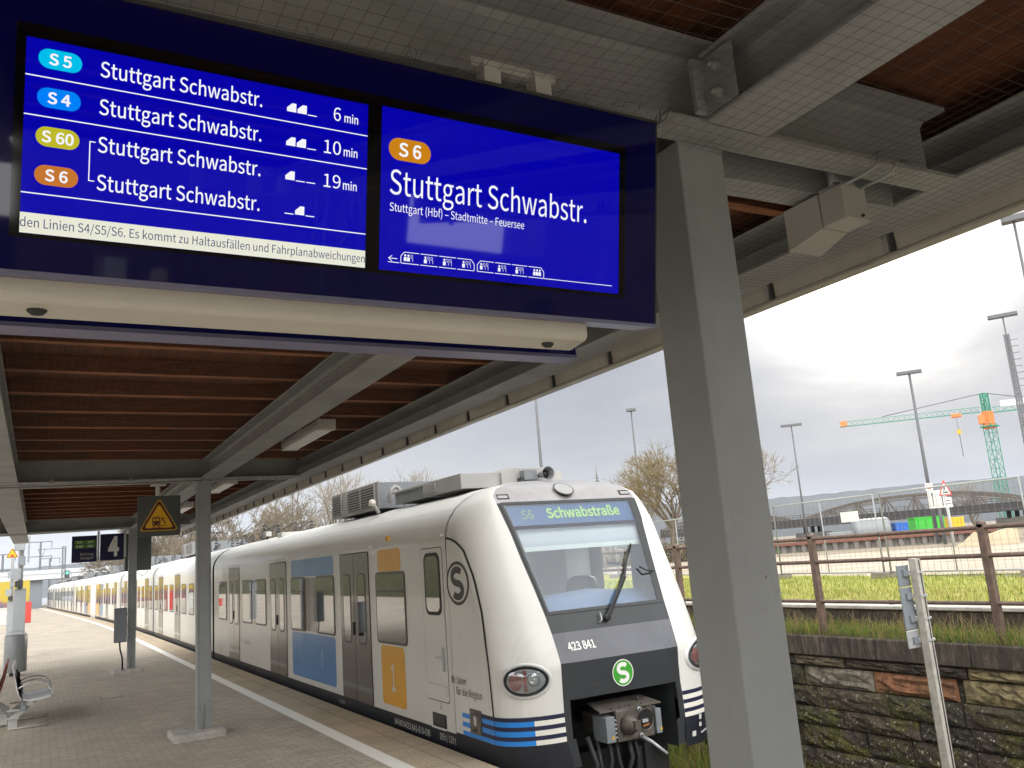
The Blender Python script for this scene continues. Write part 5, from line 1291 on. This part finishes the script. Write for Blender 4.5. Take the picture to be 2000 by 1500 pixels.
# ------------------------------------------------------------------ mesh fence panels along the road
ZG = .93
M_wire = mat('fence_wire', (.16, .165, .17), .5, var=.1); M_fst = mat('fence_steel', (.30, .315, .325), .5, metal=.2, var=.12)
def fence_panel(p, q, name_sign=False):
    d = q-p; L = d.length; d.normalize(); H = 1.74
    root = empty('fence_panel', p, 'x', 'fence', 'mesh fence panels along the road')
    b = MB(); P = lambda s, z: p+d*s+Z_*z
    b.tube([P(.04, .1), P(.04, H), P(L-.04, H), P(L-.04, .1)], .021, M_fst, 8); b.tube([P(.04, .12), P(L-.04, .12)], .02, M_fst, 6); b.tube([P(L/2, .12), P(L/2, H)], .014, M_fst, 6); b.build('frame', root)
    b = MB()
    for i in range(1, int(L/.15)): b.bar(P(i*.15, .12), P(i*.15, H), .004, .004, M_wire, (1, 0, 0))
    for j in range(1, 9): b.bar(P(.04, .12+j*.18), P(L-.04, .12+j*.18), .004, .004, M_wire)
    b.build('mesh', root)
    b = MB(); nn = V(-d.y, d.x, 0); b.obox(P(0, .06), d*.13, nn*.3, Z_*.06, M_concd); b.build('foot', root)
    if name_sign: b = MB(); b.obox(P(.75, 1.32), d*.24, nn*.012, Z_*.11, M_white); b.build('name_plate', root)
    return root
fpts = [V(14.2, 4.0, ZG), V(15.27, 8.75, ZG), V(15.52, 12.05, ZG), V(15.75, 15.3, ZG), V(16.25, 18.4, ZG), V(17.0, 21.6, ZG), V(17.9, 24.9, ZG), V(19.0, 28.1, ZG)]
flab = ['mesh fence panel nearest the right edge, right of the crane mast', 'mesh fence panel in front of the green container and road signs', 'mesh fence panel left of the paired fence posts, in front of the truss bridge',
        'mesh fence panel just right of the near grey post', 'mesh fence panel hidden mostly behind the near grey post', 'mesh fence panel between the train nose and the near post, white plate on it', 'mesh fence panel behind the upper right edge of the train front']
fpts2 = fpts
for i in range(7):
    a, c = fpts2[i], fpts2[i+1]; dd = (c-a).normalized()*.05
    o = fence_panel(a+dd, c-dd, i in (2, 4)); o['label'] = flab[i]

# ------------------------------------------------------------------ yard behind the fence
def lamp_post(name, x, y, h, label, head='T', hw_=.75, r=.085):
    root = empty(name, (x, y, ZG-.1), label, 'street lamp', 'tall lamp posts over the yard'); d = V(x, y, 0).normalized(); s = V(d.y, -d.x, 0)
    b = MB(); b.tube([(x, y, ZG-.1), (x, y, ZG+h*.5), (x, y, ZG+h)], [r, r*.8, r*.55], M_lamp, 8); b.build('pole', root)
    b = MB(); c = V(x, y, ZG+h+.08); b.obox(c, s*hw_*.5, d*.16, Z_*.09, M_lamp); b.build('lamp_head', root, bev=.02); return root
lamp_post('lamp_post', 18.75, 31.0, 9.6, 'slim lamp post rising behind the train roof horn')
lamp_post('lamp_post', 32.26, 41.9, 9.4, 'lamp post in front of the olive brown bare tree', hw_=.6)
lamp_post('lamp_post', 51.39, 46.58, 9.4, 'distant T shaped lamp post just right of the near grey post', hw_=1.6)
lamp_post('lamp_post', 42.49, 29.53, 9.4, 'T shaped lamp post left of the crane jib, over the arrow sign', hw_=1.3, r=.11)
lamp_post('lamp_post', 24.16, 12.7, 9.35, 'lamp post with box head cut by the right edge below the canopy', hw_=.62, r=.06)
lp = lamp_post('lattice_lamp_post', 41.37, 23.18, 10.8, 'stepped concrete lattice lamp post with flat head at the right edge', hw_=1.3, r=.06)
b = MB()
for s in (-.16, .16): b.bar((41.37+s*.5, 23.18-s*.87, ZG), (41.37+s*.25, 23.18-s*.43, ZG+9.9), .08, .10, M_lamp)
for i in range(34): z = ZG+.3*i; b.bar((41.37-.07, 23.18+.12, z), (41.37+.07, 23.18-.12, z), .05, .05, M_lamp)
for i in range(8): b.bar((41.37+.07, 23.18-.12, ZG+7.3+i*.33), (41.37+.22, 23.18-.38, ZG+7.3+i*.33), .03, .03, M_lamp)
b.build('lattice', lp)
lamp_post('lamp_post', 24.03, 92.79, 9.4, 'thin pale lamp post among the bare trees left of the train roof box', hw_=.5, r=.12)
# tower crane
cr = empty('tower_crane', (128.6, 77.3, 0), 'green tower crane with orange cab behind the yard', 'crane')
CB = V(128.6, 77.3, 0)
def lattice(b, p, q, w, n_, mt, r=.05, tri=False, up=Z_):
    p, q = Vector(p), Vector(q); d = (q-p).normalized(); s = d.cross(up).normalized() if abs(d.dot(up)) < .9 else d.cross(X_).normalized(); u = s.cross(d)
    offs = [(-1, -1), (1, -1), (1, 1), (-1, 1)] if not tri else [(-1, -1), (1, -1), (0, 1)]
    C = lambda t, o: p+(q-p)*t+s*o[0]*w/2+u*o[1]*w/2
    for o in offs: b.bar(C(0, o), C(1, o), r*1.6, r*1.6, mt)
    k = len(offs)
    for i in range(n_):
        t0, t1 = i/n_, (i+1)/n_
        for j in range(k):
            a, c = offs[j], offs[(j+1) % k]
            if i % 2: a, c = c, a
            b.bar(C(t0, a), C(t1, c), r, r, mt); b.bar(C(t1, offs[j]), C(t1, offs[(j+1) % k]), r, r, mt) if not tri else None
b = MB(); lattice(b, CB, CB+Z_*16.6, 1.3, 12, M_crane, .055); b.build('mast', cr)
JD = (V(116.1, 94.98, 0)-V(128.6, 77.3, 0)).normalized()
b = MB(); lattice(b, CB+JD*.9+Z_*19.0, V(116.1, 94.98, 19.35), .80, 26, M_crane, .042, True); b.build('jib', cr)
b = MB(); lattice(b, CB-JD*.9+Z_*18.7, CB-JD*9.5+Z_*18.6, .8, 8, M_crane, .055, True); b.build('counter_jib', cr)
b = MB(); b.obox(CB-JD*4+Z_*19.5, JD*2.0, JD.cross(Z_)*.1, Z_*.45, M_white); b.build('name_board', cr)
b = MB(); b.obox(CB-JD*8.6+Z_*18.0, JD*.9, JD.cross(Z_)*.6, Z_*.8, M_conc); b.build('counterweight', cr)
b = MB(); b.obox(CB+Z_*17.2, V(.62, 0, 0), V(0, .62, 0), Z_*1.35, M_crano); b.obox(CB+JD*.9+Z_*17.4, JD*.45, JD.cross(Z_)*.5, Z_*.7, M_crano); b.obox(CB+Z_*16.2, V(1.0, 0, 0), V(0, 1.0, 0), Z_*.12, M_crane); b.build('cab', cr, bev=.05)
b = MB(); lattice(b, CB+Z_*18.2, CB+Z_*21.4, .8, 3, M_crane, .10); b.build('tower_peak', cr)
b = MB(); T = CB+Z_*21.5; b.tube([T, CB+JD*15+Z_*19.8], .05, M_dark, 4); b.tube([T, CB-JD*9+Z_*19], .05, M_dark, 4); b.build('tie_cable', cr)
b = MB(); tp = CB+JD*4.3+Z_*18.5; b.obox(tp, JD*.7, JD.cross(Z_)*.5, Z_*.28, M_crano); tr_ = b.build('trolley', cr, bev=.05)
b = MB(); b.tube([tp, tp-Z_*3.0], .03, M_dark, 4); b.obox(tp-Z_*2.6, X_*.2, Y_*.2, Z_*.35, M_byel); b.tube([tp-Z_*3.0, tp-Z_*6.5], .05, M_dark, 4); b.build('hook', cr)
b = MB(); b.obox(V(116.5, 94.4, 19.4), JD*.5, JD.cross(Z_)*.45, Z_*.42, M_crano); b.build('tip_plate', cr)
# steel truss road bridge
br = empty('truss_bridge', (88, 66, 0), 'old brown steel arch truss bridge with dark girder beyond the yard', 'bridge')
BA, BB = V(79.7, 75.8, 0), V(99.5, 49.5, 0); BD = (BB-BA); BL = BD.length; BD.normalize(); BN = V(BD.y, -BD.x, 0)
BP = lambda s, z, o=0.: BA+BD*s+BN*o+Z_*z
b = MB()
for o in (0, 5): b.obox(BP(BL/2-6, 3.2, o), BD*(BL/2+8), BN*.25, Z_*.42, M_steeld)
b.obox(BP(BL/2-6, 3.55, 2.5), BD*(BL/2+8), BN*2.6, Z_*.12, M_steeld); b.build('girder', br)
for (s0, s1, hmax) in ((-14, 1.5, 1.3), (3.0, 27.0, 1.75), (28.5, 46, 1.6)):
    m_ = 16; tops = []
    for i in range(m_+1):
        t_ = i/m_; tops.append((s0+(s1-s0)*t_, 3.6+hmax*(1-abs(2*t_-1)**2.4)))
    for o in (0, 5):
        b = MB(); b2 = MB()
        for i in range(m_): b.bar(BP(*tops[i], o), BP(*tops[i+1], o), .22, .20, M_steelbr); b.bar(BP(tops[i][0], max(3.55, tops[i][1]-.36), o), BP(tops[i+1][0], max(3.55, tops[i+1][1]-.36), o), .11, .09, M_steelbr)
        for i in range(2, m_, 2):
            p_, z = tops[i]
            for ds in (-1.0, -.3, .3, 1.0): b2.bar(BP(p_, z, o), BP(p_+ds, 3.5, o), .10, .12, M_steelbr)
        b.build('top_chord', br); b2.build('diagonals', br)
b = MB()
for z in (3.75, 4.0, 4.25): b.bar(BP(-14, z, -.35), BP(BL+6, z, -.35), .05, .06, M_steelbr)
for i in range(60): b.bar(BP(-14+i*.9, 3.5, -.35), BP(-14+i*.9, 4.25, -.35), .05, .05, M_steelbr)
b.build('parapet', br)
for s in (3.5, 25.0):
    b = MB(); b.box(BP(s, 0).x-1.4, BP(s, 0).x+1.4, BP(s, 0).y-1.6, BP(s, 0).y+1.6, 0, 2.1, M_conc)
    for ds in (-.8, 0, .8): b.bar(BP(s+ds, 2.0, 1), BP(s+ds, 2.9, 1), .35, .35, M_steeld)
    b.build('pier', br)
# things in the yard
def boxthing(name, c, sx_, sy_, sz_, mt, label, cat, ribs=0, yaw=-.62, group=None, parts=True):
    root = empty(name, c, label, cat, group); c = Vector(c); u = V(math.cos(yaw), math.sin(yaw), 0); v = V(-u.y, u.x, 0)
    b = MB(); b.obox(c+Z_*sz_/2, u*sx_/2, v*sy_/2, Z_*sz_/2, mt); b.build('body', root, bev=.04)
    b = MB()
    for i in range(ribs): t = -.5+(i+.5)/ribs; b.obox(c+u*sx_*t-v*(sy_/2+.02)+Z_*sz_/2, u*.05, v*.03, Z_*sz_*.46, mt)
    if ribs: b.build('ribs', root)
    b = MB(); b.obox(c+Z_*(sz_+.03), u*(sx_/2+.03), v*(sy_/2+.03), Z_*.04, mt); b.build('lid', root); return root
boxthing('green_container', (48.9, 34.6, ZG), 1.75, 1.4, 1.45, M_bgreen, 'bright green ribbed tank container in the yard behind the arrow sign', 'container', 4)
boxthing('blue_container', (53.5, 39.8, ZG), 1.2, 1.2, 1.25, M_bblue, 'blue container left of the green container', 'container', 5)
boxthing('yellow_container', (57.6, 38.6, ZG), 1.1, 1.2, 1.35, M_byel, 'yellow site container right of the green container', 'container', 4)
boxthing('white_barrier', (43.7, 33.2, ZG), 1.1, .4, .62, M_white, 'white barrier block in front of the green container, left one', 'barrier', 0)
boxthing('white_barrier', (44.9, 31.6, ZG), 1.9, .4, .70, M_white, 'long white barrier block at the foot of the green container', 'barrier', 0)
boxthing('blue_bin', (41.2, 35.6, ZG), .55, .5, .6, M_bblue, 'small blue drum by the far bridge pier', 'bin', 0)
boxthing('green_bin', (39.2, 38.3, ZG), .5, .5, .5, M_bgreen, 'small green bin behind the left railing post', 'bin', 0)
tk = empty('grey_tank', (52, 41, ZG), 'pale grey corrugated round tank lying in the yard behind the fence posts', 'tank'); b = MB()
tv = V(.78, -.62, 0); c = V(52, 41.2, ZG+.9)
rr = []
for i in range(15): r_ = .86+.05*(i % 2); rr.append([c+tv*(-1.2+i*.17)+(V(.62, .78, 0)*math.cos(a)+Z_*math.sin(a))*r_ for a in np.linspace(0, 6.283, 19)[:-1]])
M_tank = mat('tank_grey', (.21, .225, .235), .5, var=.1)
b.loft(rr, M_tank, closed=True, caps=True); b.build('tank_body', tk)
b = MB(); b.obox(c-tv*2.1-Z_*.35, tv*.9, V(.62, .78, 0)*.5, Z_*.45, M_tank); b.build('pump_case', tk, bev=.05)
sp_ = empty('sheet_pile_wall', (43, 33, ZG), 'low rusty sheet pile wall along the far side of the road', 'wall'); b = MB()
q0, q1 = V(39.0, 38.2, 0), V(44.8, 27.6, 0); dd = (q1-q0); LL = dd.length; dd.normalize(); nn = V(-dd.y, dd.x, 0)
prof = []
for i in range(int(LL/.3)): prof += [q0+dd*(i*.3)+nn*(.12 if i % 2 else -.12), q0+dd*(i*.3+.22)+nn*(.12 if i % 2 else -.12)]
b.loft([[p+Z_*(ZG-.1) for p in prof], [p+Z_*(ZG+.42) for p in prof]], mat('pile_grey', (.20, .18, .165), .8, var=.2), smooth=False); b.build('piles', sp_)
b = MB(); b.obox(q0+dd*LL/2+Z_*(ZG+.50), dd*LL/2, nn*.22, Z_*.09, mat('rust_red', (.20, .085, .06), .8, var=.2)); b.build('cap_beam', sp_)
cbk = empty('concrete_barrier', (34.8, 22, ZG), 'sloping sand coloured concrete barrier at the far roadside', 'barrier'); b = MB()
M_sand = mat('sand_concrete', (.50, .42, .30), .9, var=.12, vs=2)
e0, e1 = V(34.0, 22.95, ZG-.02), V(35.25, 20.85, ZG-.02); dd = (e1-e0); LL = dd.length; dd.normalize(); nn = V(-dd.y, dd.x, 0)
b.prism([(0, 0), (LL, 0), (LL, .62), (LL-.4, .66), (LL-1.0, .50), (LL-1.35, .46), (LL-1.6, .60), (.6, .40), (.35, .18), (.1, .06)], e0, dd, Z_, nn*.5, M_sand); b.build('barrier_body', cbk, bev=.03)
boxthing('concrete_block', (36.6, 20.4, ZG), 1.0, 1.0, .5, M_sand, 'concrete block right of the sloping barrier at the picture edge', 'block', 0)
# road signs
def roadsign(name, x, y, label, fn, r=.055, h=2.9, mtp=M_lamp):
    root = empty(name, (x, y, ZG), label, 'road sign'); b = MB(); b.tube([(x, y, ZG-.1), (x, y, ZG+h)], r, mtp, 8); b.build('post', root)
    d = V(x, y, 0).normalized(); s = V(d.y, -d.x, 0); fn(root, V(x, y, ZG)-d*.09, s, d); return root
def arrows(root, c, s, d):
    b = MB(); b.obox(c+Z_*2.28, s*.44, d*.02, Z_*.46, M_lgrey); o = b.build('sign_plate', root, bev=.02)
    b = MB()
    for x in (-.22, .22): b.poly([(x-.018, -.36), (x+.018, -.36), (x+.018, .24), (x+.07, .20), (x, .38), (x-.07, .20), (x-.018, .24)], c+Z_*2.28-d*.03, s, Z_, M_txtd)
    b.build('arrow_mark', o)
ar = roadsign('lane_sign', 40.66, 27.88, 'white road sign with two black upward arrows on a grey post', arrows, .09, 2.8)
b = MB(); c = V(40.66, 27.88, ZG)-V(.82, .58, 0)*.09; s = V(.58, -.82, 0); b.obox(c+Z_*2.95+s*-.3, s*.17, V(.82, .58, 0)*.02, Z_*.19, M_white); b.poly(ell(0, 0, .13, .13), c+Z_*2.95-s*.3-V(.82, .58, 0)*.025, s, Z_, M_red); b.poly(ell(0, 0, .09, .09), c+Z_*2.95-s*.3-V(.82, .58, 0)*.03, s, Z_, M_white); b.build('round_plate', ar)
def tri_s(root, c, s, d):
    b = MB()
    for k_, o_, mt in ((1., 0, M_red), (.72, .006, M_white)):
        p = tri_round(0, 2.38-.03+(1-k_)*.24, .60*k_, .80*k_, .04*k_); b.prism(p, c-d*o_, s, Z_, d*-.01, mt)
    b.poly([(-.02, 2.60), (.02, 2.60), (.025, 2.82), (-.025, 2.82)], c-d*.03, s, Z_, M_txtd); b.poly([(-.13, 2.47), (.13, 2.47), (.10, 2.55), (-.10, 2.55)], c-d*.03, s, Z_, M_txtd); b.build('triangle_plate', root)
    b = MB(); b.obox(c+Z_*2.02+s*.03, s*.19, d*.015, Z_*.24, M_white); o = b.build('text_plate', root)
    b = MB()
    for z in (2.10, 1.95): b.obox(c+Z_*z-d*.02+s*.03, s*.13, d*.003, Z_*.022, M_txtd)
    b.build('text_line', o)
roadsign('warning_road_sign', 38.75, 26.1, 'red bordered triangle road sign with small white plate right of the arrow sign', tri_s, .05, 2.9, M_lgrey)

# ------------------------------------------------------------------ bare trees
def tree_mesh(seed, H, spread, depth, mt_tw, leafy=0, twig=.02, up=.25):
    r_ = random.Random(seed); bt = MB(); bc = MB()
    def grow(p, d, L, rad, lv):
        q = p+d*L; mid = p+d*L*.5+V(r_.uniform(-1, 1), r_.uniform(-1, 1), 0)*L*.06
        (bt if lv < 2 else bc).tube([p, mid, q], [rad, rad*.85, rad*.68], M_bark if lv < 3 else mt_tw, 6 if lv < 2 else 3, False)
        if lv >= depth:
            if leafy:
                for _ in range(leafy):
                    a = q+V(r_.gauss(0, 1), r_.gauss(0, 1), r_.gauss(0, 1))*L*.5; s = V(r_.gauss(0, 1), r_.gauss(0, 1), r_.gauss(0, 1)).normalized()*.06; u = s.cross(V(.3, .5, .8)).normalized()*.05; bc.add([a-s, a+u, a+s, a-u], [(0, 1, 2, 3)], mt_tw)
            return
        n_ = r_.choice((3, 3, 4)) if lv else 5
        for i in range(n_):
            a = i*2*math.pi/n_+r_.uniform(-.7, .7); sp = spread*r_.uniform(.6, 1.3); s = d.cross(V(.13, .27, .9)).normalized(); u = s.cross(d)
            nd = (d+(s*math.cos(a)+u*math.sin(a))*sp+Z_*up*r_.uniform(.2, 1)).normalized()
            grow(p+d*L*r_.uniform(.55, 1) if lv else p+d*L*r_.uniform(.35, 1.), nd, L*r_.uniform(.58, .82), max(rad*.58, twig*.35), lv+1)
    grow(V(0, 0, 0), V(0, 0, 1), H*.30, H*.018, 0)
    return bt, bc
def tree(seed, H, spread, depth, mt, loc, label, grp='bare winter trees', **kw):
    root = empty('bare_tree', loc, label, 'tree', grp); bt, bc = tree_mesh(seed, H, spread, depth, mt, **kw); o = Vector(loc)
    for bb, nm in ((bt, 'trunk'), (bc, 'crown')): bb.v = [v+o for v in bb.v]; bb.build(nm, root)
    return root
TA = tree(1, 9.0, .75, 6, M_twig, (31.0, 37.5, .5), 'broad olive brown bare tree between the train front and the near post', twig=.03)
TB = tree(4, 8.2, .62, 5, M_twigg, (19.0, 43.5, .5), 'pale bare tree with upright twigs above the train roof boxes', up=.6, twig=.035)
TR = tree(6, 7.4, .80, 6, M_twigr, (12.2, 50.0, 0), 'russet bare tree above the train roof next to the thin pale lamp post', twig=.045)
for sc, x, y, lb in ((.95, 33.8, 36.0, 'olive brown bare tree partly hidden by the near grey post'), (.7, 28.8, 38.2, 'smaller olive bare tree directly behind the train front edge')):
    dup(TA, (x, y, .5), lb, 1.3*sc, (sc, sc, sc))
dup(TB, (13.2, 42.5, 0), 'pale bare tree behind the louvred roof box at its left end', 2.2, (1.05, 1.05, 1.05))
dup(TB, (118, 76, 0), 'grey bare tree beyond the truss bridge right of the triangle sign', .7, (1.5, 1.5, 1.15))
for i, (x, y, s, lb) in enumerate(((10.2, 47, 1., 'russet bare tree just left of the thin pale lamp post'), (9.2, 52, 1.1, 'russet bare tree above the roof insulators of the train'), (8.6, 58, 1.15, 'russet bare tree just right of the slim second post'),
        (14.5, 54, 1.05, 'russet bare tree between the thin lamp post and the louvred roof box'), (8.0, 66, 1.25, 'bare tree seen between the triangle sign and the slim post'), (7.4, 76, 1.3, 'bare tree beside the dark rear display housing'),
        (7.0, 88, 1.3, 'bare tree below the blue track sign, farther along the train'), (10.5, 70, 1.2, 'russet bare tree in the row behind the train roof, second row'), (16, 62, 1.2, 'bare tree far behind the louvred roof box'))):
    dup(TR, (x, y, -.3), lb, i*1.1, (s, s, s*.95))
b = MB(); rf = random.Random(9)
for i in range(14): 
    z = .8+i*.16; r_ = .9-.06*i
    for k in range(7): a = rf.uniform(0, 6.28); b.bar((25.7, 36.9, z+3), (25.7+math.cos(a)*r_*.5, 36.9+math.sin(a)*r_*.5, z+2.93), .03, .02, M_hedge)
fr_ = empty('fir_tree', (25.7, 36.9, .5), 'tip of a small thin fir tree between the train roof and the lamp post', 'tree'); b.build('crown', fr_)
b = MB(); b.tube([(25.7, 36.9, .5), (25.7, 36.9, 6.3)], [.08, .015], M_bark, 6); b.build('trunk', fr_)
# shrubs and litter below the big tree
b = MB(); rs2 = random.Random(12)
for i in range(9000):
    x, y = rs2.uniform(26, 36), 0; y = 44-(x-26)*.55+rs2.gauss(0, 1.2); z = .9+abs(rs2.gauss(0, .55)); s = V(rs2.gauss(0, 1), rs2.gauss(0, 1), rs2.gauss(0, 1)).normalized()*.09; u = s.cross(V(.2, .4, .9)).normalized()*.06; p = V(x, y, z)
    b.add([p-s, p+u, p+s, p-u], [(0, 1, 2, 3)], rs2.choice((M_twig, M_twigr, M_twigr, M_straw)))
tag(b.build('brush', at=(31, 41, .9)), 'russet and brown scrub under the bare trees behind the fence', 'scrub', kind='stuff')

# ------------------------------------------------------------------ far left: bridge, mural, catenary masts
fb_ = empty('road_bridge', (-6, 128, 0), 'pale flat road bridge crossing over the far end of the platform', 'bridge')
b = MB(); b.box(-60, 12, 127, 134, 3.55, 4.25, M_bridgew); b.box(-60, 12, 126.9, 127, 4.25, 4.75, M_bridgew); b.build('deck', fb_)
for x in (-.3, -14, -28):
    b = MB(); b.box(x-.75, x+.75, 128, 133, -1, 3.55, M_signback); b.build('pier', fb_)
b = MB(); b.box(2.8, 12, 128, 133, -1, 3.55, M_concd); b.build('abutment', fb_)
mu = empty('mural_wall', (-5, 112, 0), 'yellow mural wall with red and blue shapes beyond the platform end', 'wall')
b = MB(); b.box(-9, -.85, 111.8, 112.1, -1, 3.4, M_mural); b.build('painted_wall', mu)
gb = boxthing('grey_box', (-1.9, 66, 0), .85, .6, 1.05, M_lgrey, 'grey scribbled cabinet standing behind the equipment masts', 'cabinet', 0, 0)
b = MB()
for i in range(9):
    p = V(-2.1+rs2.uniform(0, .4), 65.69, .3+rs2.uniform(0, .6)); b.bar(p, p+V(rs2.uniform(-.15, .15), 0, rs2.uniform(-.1, .15)), .004, .03, M_white)
b.build('scribble', gb)
boxthing('red_box', (-.55, 68, 0), .35, .5, 1.3, M_red, 'red upright box right of the grey casing at the platform end', 'box', 0, 0)
boxthing('blue_red_stall', (-3.4, 70, 0), 1.2, .8, .9, M_bblue, 'blue and red box at the left edge behind the masts', 'box', 0, 0)
boxthing('red_crate', (-3.5, 66.5, 0), .8, .6, .45, M_red, 'low red crate in front of the blue box at the left edge', 'crate', 0, 0)
for i, (x, y, h, lb) in enumerate(((.1, 150, 9.5, 'catenary mast with cross arm left of the blue track sign'), (1.6, 170, 7.6, 'short catenary mast between two taller ones'), (-4.5, 140, 7.5, 'catenary mast near the left edge with long cantilever'))):
    root = empty('catenary_mast', (x, y, 0), lb, 'catenary mast', 'catenary masts beyond the bridge'); b = MB(); b.tube([(x, y, -1), (x, y, h)], [.22, .16], M_lamp, 6); b.build('pole', root)
    b = MB()
    for z in (h, h-2.2): b.bar((x-1.6, y, z), (x+1.6, y, z), .12, .12, M_lamp); b.bar((x-1.5, y, z), (x-1.5, y, z-.9), .1, .1, M_lamp); b.bar((x+1.5, y, z), (x+1.5, y, z-.9), .1, .1, M_lamp)
    b.build('cross_arm', root)
root = empty('signal_mast', (2.75, 118, 0), 'lattice signal mast with green light beyond the train end', 'signal'); b = MB(); lattice(b, (2.6, 118, -1), (2.6, 118, 7.2), .36, 14, M_lamp, .06); b.bar((2.6, 118, 7), (-.2, 118, 7), .07, .07, M_lamp); b.bar((-.2, 118, 7), (.2, 118, 6.1), .06, .06, M_lamp); b.bar((.6, 118, 7), (.2, 118, 6.1), .06, .06, M_lamp); b.build('lattice_mast', root)
b = MB(); b.box(2.75, 3.25, 117.5, 117.8, 3.0, 4.3, M_dark); hd = b.build('signal_head', root); b = MB(); b.poly(ell(3.0, 4.0, .17, .17), V(0, 117.49, 0), X_, Z_, mat('signal_green', (.05, .5, .3), .4, var=0, emis=(.15, .9, .55), es=1.2)); b.build('green_lamp', hd)
# ------------------------------------------------------------------ behind the camera, seen only as reflections in the display glass and train windows
M_stbk = mat('weathered_render', (.26, .235, .21), .8, var=.3, vs=.8)
sb = empty('station_building', (4, -42, -1), 'long dark building reflected in the lower part of the display glass', 'building')
b = MB(); b.box(-70, -9, -46, -40, -1.1, 10.5, M_brick); b.box(-9, -1.5, -46, -40.5, -1.1, 3.4, M_brick); b.box(-1.5, 17, -46, -40, -1.1, 10.5, M_brick); b.box(17, 26, -46, -40.5, -1.1, 4.4, M_brick); b.box(26, 150, -46, -40.5, -1.1, 8.2, M_brick); b.build('wall', sb)  # out of view; height raised to block low sky light behind the camera
b = MB()
rq = random.Random(31)
for i in range(46):
    x = -60+i*3.6+rq.uniform(-1.2, 1.2); z = rq.choice((.4, 1.0, 2.6, 4.4, 5.6)); w_ = rq.uniform(.25, .9)
    b.box(x, x+w_, -39.97, -39.9, z, z+rq.uniform(.5, 1.5), rq.choice((M_concd, M_concd, M_stbk, M_dark)))
b.build('window_row', sb)
struct(strip(-40, 40, -36, -22, -1.05, M_road, False).build('reflect_strip'))  # pale ground strip added to brighten the reflection in the display glass
bf = empty('pipe_fence', (0, -17, -1), 'dark pipe fence mirrored along the lower edge of the display glass', 'fence'); b = MB()
for i in range(26): b.box(-14+i*1.2, -13.93+i*1.2, -17.04, -16.96, -1.1, .35, M_dark)
for z in (.30, -.05, -.4): b.box(-14, 16.1, -17.02, -16.98, z, z+.05, M_dark)
b.build('fence_frame', bf)
for i, (x, y, z0, z1, mt) in enumerate(((-6.5, -20, 1.5, 1.9, M_lgrey), (-2.2, -24, 1.2, 2.2, M_lgrey), (1.5, -21, 1.3, 2.3, M_bridgew), (3.1, -26, .9, 2.0, M_conc), (6.2, -22, 1.3, 1.75, M_red))):  # unseen boards added only to vary the display glass reflection
    rb = empty('reflect_board', (x, y, -1), ('added white board', 'added grey board', 'added pale blue board', 'added sand coloured board', 'added red board')[i]+' mirrored in the display glass', 'board', 'boards added to be mirrored in the display glass'); b = MB()
    b.box(x-.26, x+.26, y-.03, y+.03, z0, z1, mt); b.build('board', rb); b = MB(); b.box(x-.05, x+.05, y-.05, y-.03, -1.1, z1, M_lamp); b.build('post', rb)
lm = empty('lattice_mast', (5.1, -13, -1), 'steel lattice mast reflected near the right end of the display glass', 'mast'); b = MB(); lattice(b, (5.1, -13, -1), (5.1, -13, 9), .75, 9, M_lamp, .08); b.build('lattice_legs', lm)
for i, (x, y, s) in enumerate(((-12.5, 6, .8), (-13, 17, .9), (-12, 30, 1.0), (-14, 48, 1.1), (-13.5, -4, .9))):
    dup(TA, (x, y, 1.2), 'bare tree on the green bank left of the platform, outside the frame', i*1.7, (s, s, s))

# ------------------------------------------------------------------ air
hz = bpy.data.materials.new('haze_air'); hz.use_nodes = True; t = NT(hz.node_tree); t.n.clear()
pv = t.new('ShaderNodeVolumePrincipled'); pv.inputs['Color'].default_value = (.66, .75, .90, 1); pv.inputs['Density'].default_value = .0002; pv.inputs['Anisotropy'].default_value = 0.
t.put(t.new('ShaderNodeOutputMaterial').inputs['Volume'], pv.outputs[0])
b = MB(); b.box(-1900, 1900, -300, 2000, -8, 95, hz); tag(b.build('haze'), kind='stuff')
